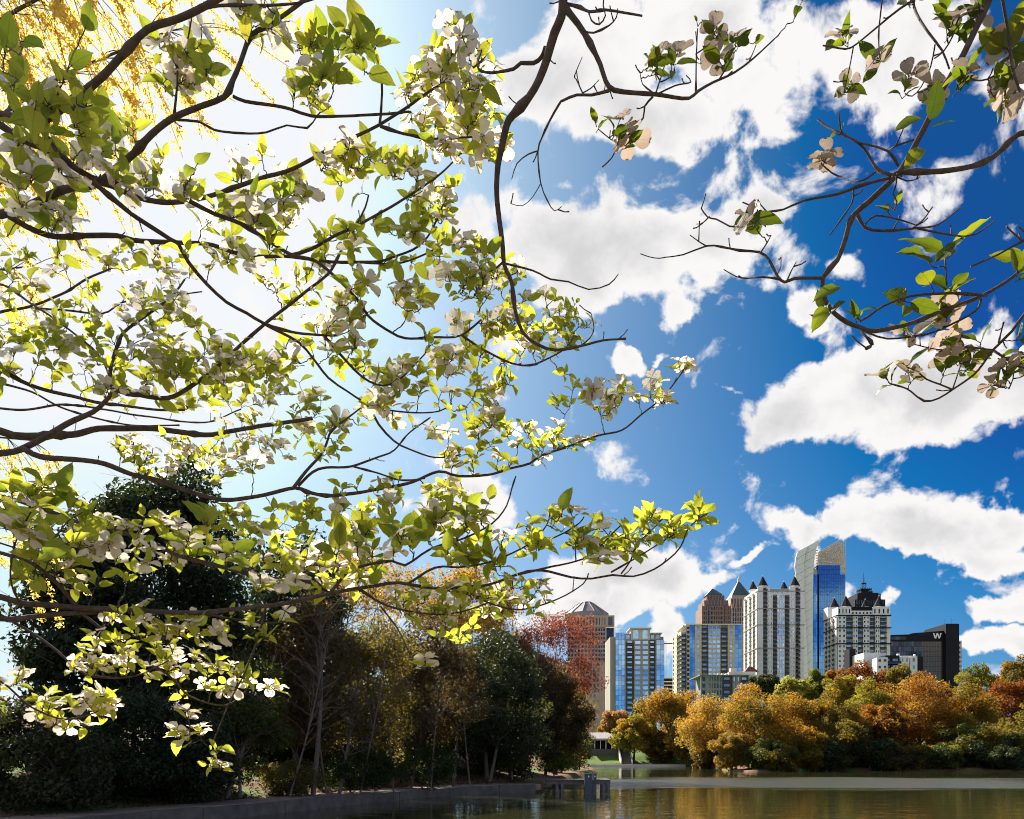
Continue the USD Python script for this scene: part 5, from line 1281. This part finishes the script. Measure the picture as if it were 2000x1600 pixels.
cut([(182, 351), (215, 381), (250, 411), (273, 429), (333, 468), (351, 478), (369, 512), (403, 556), (442, 592), (481, 612), (514, 631), (571, 647), (636, 657), (660, 655)], 1.72, 2.05, 12, 5)
cut([(632, 656), (675, 704), (706, 735), (735, 751), (761, 752), (792, 733), (818, 704), (830, 690)], 2.03, 2.1, 7, 3)
cut([(510, 629), (532, 642), (584, 670), (610, 699), (641, 738), (678, 764), (714, 787), (753, 800), (813, 807), (857, 803), (880, 790)], 1.96, 2.2, 7, 3)
cut([(20, 423), (52, 442), (91, 457), (130, 462), (182, 461), (229, 461), (260, 470), (299, 475), (351, 476), (416, 478), (468, 494), (520, 501), (553, 499), (590, 503), (636, 509), (701, 513), (740, 512), (766, 504), (805, 488), (834, 462), (852, 431), (865, 400)], 1.9, 2.2, 14, 4)
cut([(690, 512), (766, 516), (813, 504), (857, 481), (883, 465), (899, 449)], 2.1, 2.2, 6, 3)
cut([(372, 393), (416, 416), (468, 436), (519, 468), (566, 497), (600, 505), (623, 514), (662, 548), (696, 582), (719, 616), (740, 634), (766, 650), (792, 660), (844, 660), (901, 656), (948, 618), (975, 605), (1000, 590)], 1.73, 2.25, 10, 4)
cut([(901, 657), (925, 672), (952, 687), (998, 710), (1035, 714), (1072, 699), (1102, 682), (1120, 660)], 2.22, 2.35, 6, 3)
cut([(740, 264 - 20), (744, 210), (745, 150), (727, 105), (714, 80), (695, 48)], 1.9, 1.85, 6, 3)
cut([(744, 246), (792, 262), (844, 270), (896, 268), (948, 265), (975, 255), (990, 238)], 1.9, 2.1, 7, 3)
cut([(455, 190), (480, 200), (540, 208), (570, 213), (610, 226), (660, 228), (720, 224), (760, 222), (800, 218)], 1.8, 1.95, 7, 5)
cut([(338, 232), (390, 237), (420, 254), (470, 259), (520, 258), (560, 245), (600, 250), (620, 225), (640, 205)], 1.8, 1.85, 6, 3)
cut([(338, 229), (342, 190), (345, 140), (332, 100), (322, 60)], 1.8, 1.75, 6, 3)
cut([(342, 145), (360, 100), (368, 68), (375, 30)], 1.78, 1.7, 5, 3)
# the arc that rises from the lower left
cut([(-90, 905), (0, 884), (39, 876), (78, 861), (130, 829), (182, 803), (203, 785), (221, 761), (214, 738), (218, 707), (231, 668), (240, 650), (270, 626), (312, 600), (341, 574), (361, 546)], 2.35, 2.5, 19, 4, hd(3.2, .022))
cut([(221, 761), (260, 769), (312, 777), (351, 769), (390, 746), (429, 712), (468, 676), (520, 631), (532, 621), (597, 569), (630, 545), (649, 527), (667, 491), (693, 446), (714, 404), (720, 380)], 2.42, 2.3, 12, 4)
cut([(570, 497), (610, 486), (662, 457), (693, 444), (714, 431), (740, 416), (776, 398), (813, 374), (857, 341), (896, 302), (927, 270), (953, 235)], 2.02, 2.2, 8, 3)
cut([(-80, 705), (0, 720), (39, 743), (104, 767), (156, 777), (205, 787), (300, 800), (360, 802)], 2.5, 2.7, 11, 5, hd(3.35))
cut([(-80, 828), (0, 840), (26, 853), (78, 855), (130, 848), (208, 840), (260, 838), (325, 842), (403, 850), (442, 845), (507, 832), (532, 829), (575, 822), (610, 817)], 2.6, 3.0, 20, 8, hd(3.1, .024))
cut([(42, 876), (78, 892), (156, 900), (208, 906), (260, 926), (312, 939), (364, 959), (416, 972), (468, 976), (519, 967), (576, 952), (597, 959), (636, 967), (688, 966), (740, 957), (805, 941), (857, 921), (896, 931), (961, 926), (990, 916), (1035, 905), (1057, 890), (1102, 875), (1166, 851), (1215, 841), (1252, 811), (1290, 781), (1316, 751), (1335, 724)], 2.4, 2.5, 14, 3)
cut([(576, 952), (597, 923), (626, 889), (641, 858), (652, 840), (700, 800), (740, 770)], 2.45, 2.6, 8, 3)
cut([(584, 948), (610, 922), (636, 913), (688, 910), (740, 893), (770, 880), (800, 845), (840, 815)], 2.45, 2.7, 7, 3)
cut([(688, 910), (740, 925), (780, 937), (830, 935)], 2.46, 2.5, 5, 3)
cut([(714, 787), (725, 800), (740, 830), (770, 862), (800, 878), (850, 893), (900, 888)], 2.15, 2.3, 6, 3)
cut([(-90, 1160), (0, 1165), (46, 1178), (124, 1186), (248, 1193), (372, 1195), (465, 1189), (558, 1179), (620, 1167), (662, 1157), (740, 1144), (779, 1139), (844, 1149), (896, 1148), (954, 1143), (1008, 1124), (1046, 1115), (1075, 1117), (1116, 1128), (1156, 1131), (1197, 1123), (1237, 1125), (1278, 1111), (1318, 1081), (1335, 1057), (1343, 1035), (1364, 1013), (1382, 1002)], 1.75, 1.9, 17, 3, hd(2.7, .022))
cut([(-90, 1205), (0, 1207), (60, 1206), (124, 1200), (190, 1196)], 1.8, 1.8, 14, 10, hd(2.6, .02))
cut([(-70, 1050), (0, 1079), (52, 1095), (104, 1131), (143, 1175), (160, 1186)], 1.7, 1.77, 9, 8, hd(2.9, .014))
cut([(-80, 960), (20, 975), (100, 1000), (180, 1030), (280, 1052), (350, 1085), (440, 1110), (520, 1128), (600, 1135), (660, 1150)], 2.1, 1.9, 9, 9, hd(3.0, .016))
cut([(640, 1162), (688, 1113), (766, 1097), (792, 1105), (844, 1071), (909, 1050), (961, 1022), (990, 988), (1000, 955), (1008, 930)], 1.8, 1.85, 8, 3)
cut([(800, 1140), (850, 1110), (900, 1108), (967, 1094), (1035, 1062), (1067, 1027), (1074, 1002)], 1.8, 1.8, 6, 3)
cut([(1046, 1114), (1080, 1106), (1111, 1100), (1156, 1084), (1197, 1040), (1222, 1018)], 1.84, 1.9, 5, 3)
cut([(1030, 1064), (1065, 1056), (1102, 1040), (1132, 1021), (1140, 1010)], 1.82, 1.8, 4, 3)
cut([(1194, 1118), (1250, 1086), (1300, 1054), (1316, 1045)], 1.87, 1.9, 4, 3)
cut([(1213, 1121), (1232, 1095), (1246, 1062), (1283, 1024), (1296, 1012)], 1.87, 1.95, 4, 3)
cut([(900, 1150), (960, 1180), (1020, 1190), (1090, 1170), (1140, 1140), (1150, 1120)], 1.85, 2.1, 5, 3)
cut([(700, 1150), (760, 1185), (840, 1200), (900, 1195), (960, 1175)], 1.82, 2.0, 6, 3)
cut([(745, 1185), (775, 1225), (795, 1265), (808, 1300)], 1.83, 1.85, 4, 2.5)
cut([(380, 1196), (470, 1212), (540, 1215), (610, 1200), (680, 1190)], 1.83, 2.1, 6, 3)
# the low drooping layer at the left
cut([(0, 1200), (60, 1235), (110, 1270), (170, 1318), (260, 1322), (330, 1290)], 1.85, 2.0, 7, 3)
cut([(150, 1188), (200, 1230), (260, 1280), (330, 1320), (370, 1360), (440, 1378), (480, 1350)], 1.9, 2.2, 7, 3)
cut([(520, 1185), (505, 1240), (480, 1310), (450, 1370), (425, 1430), (410, 1465)], 1.85, 2.0, 5, 2.5)
cut([(0, 1330), (60, 1380), (130, 1405), (200, 1385), (240, 1360)], 1.9, 2.0, 5, 3, hd(2.5, .01))
cut([(40, 1180), (20, 1130), (30, 1060), (60, 1000)], 1.75, 1.6, 5, 3)
cut([(60, 1095), (100, 1060), (130, 1020), (160, 1000)], 1.72, 1.6, 5, 3)
# the back layer of thin wood at the left
cut([(-60, 570), (0, 555), (70, 600), (130, 640), (190, 690), (215, 735)], 3.0, 2.6, 6, 4, hd(3.6, .01))
cut([(-60, 640), (0, 610), (60, 600), (120, 575), (170, 545), (215, 525)], 3.0, 3.1, 7, 4, hd(3.5, .012))
cut([(70, 602), (130, 606), (200, 612), (240, 592), (300, 580), (350, 576), (395, 570)], 3.0, 3.1, 5, 3)
cut([(-60, 790), (40, 800), (120, 790), (200, 800), (300, 815), (400, 825), (470, 800)], 3.1, 3.4, 6, 3, hd(3.2, .012))
cut([(-60, 740), (50, 760), (130, 800), (250, 830), (350, 830)], 3.1, 3.3, 6, 3, hd(3.3, .012))

# where the foliage hangs: centre and half size (px), how many clusters, size factor, share with a flower
fol = [(870, 150, 100, 95, 20, 1.0, .55), (690, 110, 40, 55, 3, 1.15, 0), (720, 75, 30, 40, 3, 1.25, 0), (600, 85, 55, 25, 5, 1.0, 0), (620, 175, 60, 45, 6, 1.0, .3), (510, 40, 55, 45, 5, 1.1, .7), (905, 265, 85, 60, 14, 1.0, .4), (955, 220, 40, 40, 5, .9, .3), (720, 330, 95, 50, 13, 1.0, .5),
       (480, 330, 40, 30, 2, 1, .9), (350, 125, 60, 60, 8, 1.0, .5), (90, 140, 110, 100, 7, 1.2, .1), (150, 245, 120, 70, 10, 1.0, .15), (80, 330, 90, 60, 9, 1.0, .4), (300, 360, 110, 50, 7, 1.0, .4), (560, 400, 75, 50, 8, 1.0, .5), (470, 415, 60, 40, 4, 1.1, .2),
       (740, 480, 120, 55, 14, 1.0, .15), (850, 420, 55, 90, 13, .95, .45), (900, 520, 90, 60, 11, .9, .3), (820, 580, 50, 40, 4, 1.0, .7), (620, 590, 120, 70, 14, .95, .4), (1060, 640, 95, 60, 22, .8, .25), (970, 580, 70, 70, 14, .8, .3), (920, 690, 120, 55, 14, .85, .4),
       (640, 760, 180, 90, 32, .9, .5), (860, 780, 150, 80, 28, .9, .45), (960, 880, 110, 55, 17, .9, .45), (450, 480, 110, 60, 10, 1.0, .35), (290, 540, 120, 60, 13, .95, .35), (70, 480, 90, 80, 13, 1.05, .2), (90, 610, 130, 80, 22, 1.15, .3), (300, 670, 140, 80, 24, 1.1, .4),
       (480, 720, 120, 60, 20, 1.05, .4), (110, 710, 130, 60, 16, 1.2, .3), (300, 770, 200, 40, 16, 1.2, .3), (1195, 785, 55, 28, 8, .85, 1), (1285, 768, 26, 26, 4, .85, 1), (1332, 722, 8, 8, 2, .8, 1), (1100, 770, 25, 45, 4, .9, 0), (1085, 860, 60, 20, 6, .85, .4),
       (300, 890, 75, 38, 12, .8, .7), (440, 900, 90, 50, 15, .85, .6), (560, 850, 130, 50, 14, .9, .4), (690, 990, 110, 40, 9, .9, .4), (820, 960, 90, 25, 8, .85, .3), (60, 1000, 80, 60, 10, 1.35, .2), (120, 1060, 110, 50, 9, 1.2, .3), (260, 1060, 110, 55, 14, .9, .6), (400, 1050, 100, 65, 12, 1.2, .4),
       (560, 1060, 110, 65, 13, 1.1, .3), (760, 1040, 110, 50, 13, 1.2, .25), (900, 1010, 85, 50, 12, 1.1, .2), (960, 1080, 100, 40, 14, .95, .2), (1080, 1040, 70, 38, 9, .95, .15), (1180, 1065, 65, 38, 10, .95, .3), (1285, 1035, 40, 32, 9, .9, 0), (1362, 1003, 22, 18, 4, .9, 0),
       (600, 1130, 150, 45, 16, 1.0, .35), (850, 1175, 130, 40, 18, .95, .45), (1010, 1170, 80, 30, 10, .9, .25), (890, 1235, 45, 22, 5, .9, .2), (270, 1225, 120, 35, 12, .85, .6), (175, 1290, 50, 30, 6, .85, .8), (310, 1275, 110, 50, 20, .85, .7), (420, 1335, 90, 35, 13, .85, .3),
       (140, 1390, 85, 40, 13, 1.05, .75), (370, 1430, 40, 25, 4, .95, .8), (425, 1485, 18, 25, 3, .9, .6), (820, 1300, 14, 14, 2, 1.0, .9), (530, 1350, 22, 12, 2, .9, .6), (20, 1350, 30, 35, 4, 1.0, .6), (470, 1225, 110, 30, 9, .95, .4), (150, 1120, 120, 30, 8, 1.0, .3)]
tg = []
for cx_, cy_, rx_, ry_, n_, sz_, fl_ in fol:
    for _ in range(int(n_ * (1.6 if cy_ > 1150 else 1.85) + .5)):
        while True:
            q_ = D.r.uniform(-1, 1, 2)
            if q_ @ q_ <= 1: break
        tg.append((cx_ + q_[0] * rx_, cy_ + q_[1] * ry_, sz_ * (.85 if cy_ > 1150 else 1.0), D.r.random() < fl_ * 1.1))
nd0 = D.to_px(np.array(D.nodes)); td = cKDTree(nd0).query(np.array([t_[:2] for t_ in tg]))[0]
for k in np.argsort(td):
    a_, b_, sz_, fl_ = tg[k]
    tip, ax = D.twig((a_, b_), dY=.22)
    D.cluster(tip, ax, int(D.r.choice([1, 2, 2, 3])) if fl_ else int(D.r.choice([2, 3, 4, 4])), .049 * sz_, bool(fl_), fsize=.037 * min(1, sz_ * 1.05))
D.build()

# --- the right tree: one bough hangs into the top middle, another fills the top right corner
E_ = Dogwood('sparse flowering dogwood overhead at the right, dark crooked boughs with few flowers', 23, LEAF_SHADED, BRACT_SHADED)
TR = [(3.6, -.6, .8, .12), (3.4, -.4, 2.4, .11), (3.1, .2, 3.9, .09), (2.6, .9, 5.0, .06), (1.9, 1.3, 5.5, .035), (1.1, 1.7, 6.1, .006)]
mb = MB(); c_ = spline(TR, .08); mb.tube(c_[:, :3], c_[:, 3], 12); mb.build('trunk', M['bark'], E_.o, smooth=True)
cut = lambda pts, Y0, Y1, w0, w1, head=None: E_.branch(pts, Y0, Y1, w0, w1, head=head)
cut([(1112, -60), (1097, 0), (1092, 28), (1080, 64), (1069, 112), (1052, 154), (1030, 190), (1002, 224), (992, 244), (980, 294), (973, 322), (971, 364), (974, 400), (978, 452), (982, 514), (995, 540), (1001, 560), (1005, 605), (1020, 650), (1050, 672), (1084, 682), (1132, 676), (1177, 665), (1222, 662)], 1.7, 2.0, 24, 4, [(2.6, .9, 5.0, .05), (1.4, 1.4, 5.1, .03)])
cut([(1100, 14), (1128, 48), (1150, 84), (1170, 126), (1181, 160), (1198, 176), (1240, 181), (1282, 185), (1318, 192), (1346, 193), (1363, 179), (1394, 160), (1436, 140), (1470, 115), (1512, 76)], 1.72, 1.8, 15, 3)
cut([(1069, 92), (1058, 109), (1041, 120), (1016, 123), (1002, 137), (960, 142), (938, 138), (932, 127), (940, 98)], 1.75, 1.9, 10, 4)
cut([(1190, 178), (1156, 186), (1128, 185), (1100, 196), (1092, 202), (1072, 238), (1058, 269), (1050, 297), (1055, 356), (1069, 392), (1083, 412), (1097, 403)], 1.74, 1.8, 7, 2)
cut([(1104, 8), (1134, 14), (1150, 21), (1184, 18), (1220, 24), (1254, 31)], 1.7, 1.6, 7, 4)
cut([(1150, 22), (1155, 40), (1170, 48), (1182, 30), (1178, 10), (1180, -20)], 1.68, 1.6, 4, 3)
cut([(1140, 60), (1160, 64), (1190, 50), (1204, 34), (1206, 18)], 1.7, 1.65, 4, 3)
cut([(1276, 188), (1260, 207), (1257, 230), (1234, 258), (1209, 283), (1195, 308), (1176, 326)], 1.76, 1.8, 5, 3)
cut([(1285, 184), (1318, 168), (1349, 161), (1340, 148)], 1.76, 1.8, 4, 2.5)
cut([(1360, 180), (1360, 104), (1363, 56)], 1.78, 1.8, 4, 2.5)
cut([(1360, 106), (1380, 92), (1397, 76)], 1.78, 1.8, 3, 2.5)
cut([(1281, 182), (1296, 134), (1309, 90)], 1.76, 1.8, 4, 2)
cut([(1290, 160), (1310, 150), (1318, 130)], 1.76, 1.8, 3, 2)
cut([(1276, 182), (1255, 165), (1250, 142)], 1.76, 1.75, 3, 2)
cut([(1403, 157), (1422, 126), (1436, 98)], 1.78, 1.8, 4, 2.5)
cut([(1463, 120), (1470, 105), (1477, 88)], 1.8, 1.8, 3, 2)
cut([(1138, 183), (1125, 155), (1122, 148), (1137, 112)], 1.75, 1.7, 3.5, 2)
cut([(1138, 182), (1155, 172), (1170, 156)], 1.75, 1.7, 3, 2)
cut([(1209, 282), (1190, 270), (1168, 252)], 1.78, 1.8, 3, 2)
cut([(1050, 296), (1032, 302), (1010, 320), (1000, 350)], 1.78, 1.8, 3.5, 2)
cut([(1056, 358), (1040, 385), (1020, 402), (998, 398)], 1.79, 1.8, 2.5, 1.5)
cut([(984, 514), (1040, 528), (1075, 545), (1110, 550), (1150, 565), (1190, 555), (1208, 535)], 1.93, 1.9, 5, 2)
cut([(982, 512), (960, 530), (940, 528), (930, 516)], 1.93, 1.95, 6, 3)
cut([(1132, 676), (1152, 660), (1160, 640), (1155, 612)], 1.98, 2.0, 4, 2)
cut([(1950, -60), (1932, 0), (1912, 47), (1886, 104), (1857, 156), (1839, 182), (1813, 234), (1779, 294), (1753, 335), (1722, 367), (1696, 393), (1667, 418), (1655, 445), (1650, 467), (1635, 509), (1607, 543), (1614, 585), (1631, 612), (1654, 631), (1680, 640), (1707, 646), (1772, 635), (1848, 606), (1905, 585), (1943, 566), (1977, 543), (2000, 521), (2040, 490)], 1.45, 1.75, 17, 7, [(3.1, .2, 3.9, .04), (2.2, .9, 4.6, .025)])
cut([(1607, 543), (1580, 543), (1552, 544), (1533, 551), (1521, 543), (1514, 532), (1502, 509), (1483, 492), (1445, 488), (1410, 482), (1381, 481), (1335, 498), (1300, 503), (1286, 505), (1268, 502), (1251, 496)], 1.6, 1.8, 8, 2)
cut([(1524, 546), (1490, 541), (1460, 543), (1438, 540), (1413, 526)], 1.62, 1.7, 5, 2)
cut([(1381, 481), (1365, 472), (1348, 460)], 1.7, 1.7, 3, 2)
cut([(1518, 535), (1525, 520), (1525, 503)], 1.62, 1.65, 3, 2); cut([(1536, 549), (1545, 530), (1555, 512)], 1.62, 1.6, 4, 2); cut([(1486, 494), (1495, 480), (1506, 460)], 1.64, 1.65, 3.5, 2)
cut([(1738, 348), (1722, 351), (1675, 364), (1636, 380), (1571, 393), (1530, 410), (1506, 413), (1491, 414), (1479, 407), (1451, 395)], 1.5, 1.7, 8, 3)
cut([(1491, 414), (1440, 445), (1400, 428), (1383, 424), (1370, 408)], 1.66, 1.7, 4, 3)
cut([(1384, 424), (1372, 436), (1360, 438)], 1.68, 1.7, 3.5, 2.5)
cut([(1745, 341), (1766, 335), (1844, 333), (1896, 330), (1935, 312), (1961, 286), (1987, 263), (2020, 256)], 1.5, 1.5, 10, 12)
cut([(1740, 341), (1714, 333), (1700, 312), (1688, 291), (1672, 276), (1641, 260), (1615, 247), (1597, 234)], 1.5, 1.6, 7, 4)
cut([(1755, 325), (1735, 296), (1696, 283), (1672, 276), (1645, 258), (1640, 240), (1638, 220)], 1.5, 1.55, 6, 3)
cut([(1711, 335), (1688, 351), (1662, 354), (1640, 345), (1626, 338), (1610, 325)], 1.52, 1.6, 5, 3)
cut([(1753, 338), (1750, 365), (1745, 380), (1752, 395), (1745, 412)], 1.5, 1.55, 4, 3)
cut([(1750, 345), (1770, 354), (1790, 350), (1795, 346)], 1.5, 1.5, 4, 2)
cut([(1735, 296), (1750, 285), (1785, 273)], 1.5, 1.45, 4, 4)
cut([(1668, 370), (1665, 395), (1648, 422), (1620, 460)], 1.55, 1.6, 4, 2.5)
cut([(1775, -40), (1782, 0), (1787, 23), (1813, 65), (1839, 99), (1854, 135)], 1.7, 1.55, 7, 4, [(2.2, .9, 4.6, .012)])
cut([(1787, 2), (1771, 8), (1740, 31), (1696, 68), (1662, 94), (1641, 96), (1607, 90)], 1.68, 1.75, 6, 3)
cut([(1666, 93), (1659, 135), (1649, 179)], 1.72, 1.75, 3.5, 2.5)
cut([(1720, -40), (1722, 0), (1717, 52), (1718, 118)], 1.7, 1.7, 4, 3)
cut([(1826, 88), (1818, 130), (1800, 169), (1782, 187), (1768, 182)], 1.6, 1.65, 3.5, 2.5)
cut([(1955, -50), (1961, 0), (1974, 78), (1977, 130), (1992, 179)], 1.35, 1.4, 8, 5, [(2.2, .9, 4.6, .012)])
cut([(1912, 14), (1873, 36), (1862, 70), (1844, 99), (1824, 114)], 1.5, 1.55, 5, 3)
cut([(1977, 125), (1955, 140), (1930, 155), (1905, 157), (1890, 148)], 1.4, 1.45, 5, 3)
cut([(1890, 150), (1875, 178)], 1.45, 1.45, 4, 3)
cut([(1673, 422), (1690, 444), (1726, 449), (1787, 446), (1833, 439), (1875, 407)], 1.6, 1.65, 7, 3)
cut([(1775, 447), (1800, 432), (1820, 405)], 1.62, 1.6, 4, 3); cut([(1690, 440), (1710, 422), (1760, 430), (1790, 440)], 1.6, 1.62, 4, 3)
cut([(1787, 446), (1830, 455), (1886, 462), (1916, 452), (1943, 431)], 1.62, 1.65, 5, 3)
cut([(2060, 455), (2000, 471), (1951, 498), (1897, 521)], 1.5, 1.6, 5, 4); cut([(1996, 472), (1975, 452), (1966, 442)], 1.5, 1.5, 4, 3)
cut([(1925, 577), (1890, 575), (1848, 574), (1780, 578), (1726, 597), (1700, 615), (1681, 627)], 1.7, 1.7, 6, 5)
cut([(1916, 584), (1912, 600), (1895, 615), (1848, 638), (1810, 652), (1790, 655), (1734, 661), (1700, 652), (1685, 646)], 1.7, 1.75, 5, 4)
cut([(1846, 575), (1848, 540), (1847, 515), (1845, 500)], 1.7, 1.65, 4, 3)
cut([(2080, 540), (2000, 612), (1977, 646), (1939, 684), (1920, 711), (1901, 733), (1863, 760), (1833, 779), (1806, 783), (1780, 764), (1764, 756), (1738, 749)], 1.8, 1.9, 9, 3, [(2.4, .7, 4.4, .02)])
cut([(1939, 684), (1915, 681), (1886, 678), (1848, 684), (1815, 680), (1780, 671)], 1.83, 1.9, 4, 2.5)
cut([(1861, 760), (1835, 750), (1810, 741), (1790, 725), (1772, 718)], 1.87, 1.9, 4, 3)
cut([(1861, 760), (1872, 725), (1878, 700), (1865, 680)], 1.87, 1.9, 3.5, 2.5)
cut([(1940, 684), (1965, 700), (1990, 715), (2020, 722)], 1.83, 1.8, 5, 4); cut([(1952, 668), (1955, 650), (1960, 630)], 1.8, 1.8, 4, 3); cut([(1980, 712), (1978, 740), (1970, 760)], 1.8, 1.8, 3, 2.5)
cut([(1683, 648), (1695, 660), (1702, 672), (1692, 680)], 1.62, 1.62, 5, 8)
clusters = [  # px, py, leaves, size, flower, axis
    (1270, 130, 4, .062, 1), (1315, 128, 4, .055, 1), (1272, 148, 2, .06, 0), (1398, 70, 4, .052, 1), (1437, 92, 3, .05, 1), (1410, 128, 4, .06, 1), (1470, 86, 2, .045, 0), (1363, 52, 2, .025, 0), (1165, 248, 3, .035, 0), (1200, 262, 4, .05, 1), (1222, 284, 3, .04, 1), (1205, 285, 2, .05, 1),
    (1465, 440, 4, .075, 1), (1480, 452, 2, .075, 1), (1608, 322, 0, .05, 1), (1614, 320, 0, .05, 1), (1648, 182, 3, .06, 1), (1652, 84, 4, .065, 1), (1715, 122, 4, .075, 1), (1766, 180, 4, .045, 1), (1850, 70, 3, .05, 1), (1850, 30, 4, .06, 0), (1910, 35, 3, .06, 1), (1780, 4, 3, .06, 1),
    (1885, 150, 4, .055, 0), (1868, 175, 3, .045, 1), (1970, 100, 4, .09, 1), (1975, 175, 3, .07, 1), (1940, 188, 3, .06, 1), (1562, 12, 2, .06, 0), (1745, 410, 3, .04, 0), (1640, 264, 2, .025, 0),
    (1845, 498, 3, .1, 0), (1820, 520, 2, .085, 0), (1820, 560, 2, .07, 0), (1855, 565, 3, .075, 0), (1770, 590, 3, .075, 0), (1672, 620, 4, .055, 0), (1612, 610, 3, .085, 0), (1830, 600, 3, .075, 0), (1850, 620, 3, .05, 1), (1985, 540, 3, .08, 0), (1990, 510, 2, .07, 0),
    (1765, 655, 2, .05, 1), (1830, 640, 2, .04, 1), (1858, 665, 4, .055, 1), (1835, 678, 3, .04, 1), (1735, 745, 4, .055, 1), (1772, 715, 3, .065, 0), (1778, 748, 2, .03, 1), (1845, 725, 4, .06, 1), (1870, 705, 4, .06, 1), (1885, 725, 4, .065, 1), (1900, 700, 3, .06, 1), (1915, 670, 2, .06, 0), (1965, 740, 4, .06, 1), (1980, 720, 3, .05, 1), (1955, 755, 3, .05, 1), (1985, 665, 2, .06, 0), (1998, 690, 3, .05, 0), (1800, 180, 2, .03, 1)]
for a_, b_, n_, sz_, fl_ in clusters:
    tip, ax = E_.twig((a_, b_), dY=.04)
    E_.cluster(tip, ax, n_, sz_ * .9, bool(fl_), fsize=.038, ftilt=.75)
# a few large leaves seen along the thick bough
for (a_, b_), (c1, c2), Ln in [((1815, 235), (1845, 140), .12), ((1800, 290), (1770, 320), .09), ((1818, 250), (1868, 225), .085), ((1800, 232), (1750, 240), .07), ((1612, 600), (1590, 640), .07), ((1640, 560), (1590, 575), .001)]:
    Yb = 1.42; p0, p1 = P(a_, b_, Yb), P(c1, c2, Yb - .02); d = p1 - p0
    E_.leaves.append((blade(p0, d, np.array([.2, -.6, .6]), np.linalg.norm(d), np.linalg.norm(d) * .45, .4, .3, rr=E_.r), .2))
E_.build()
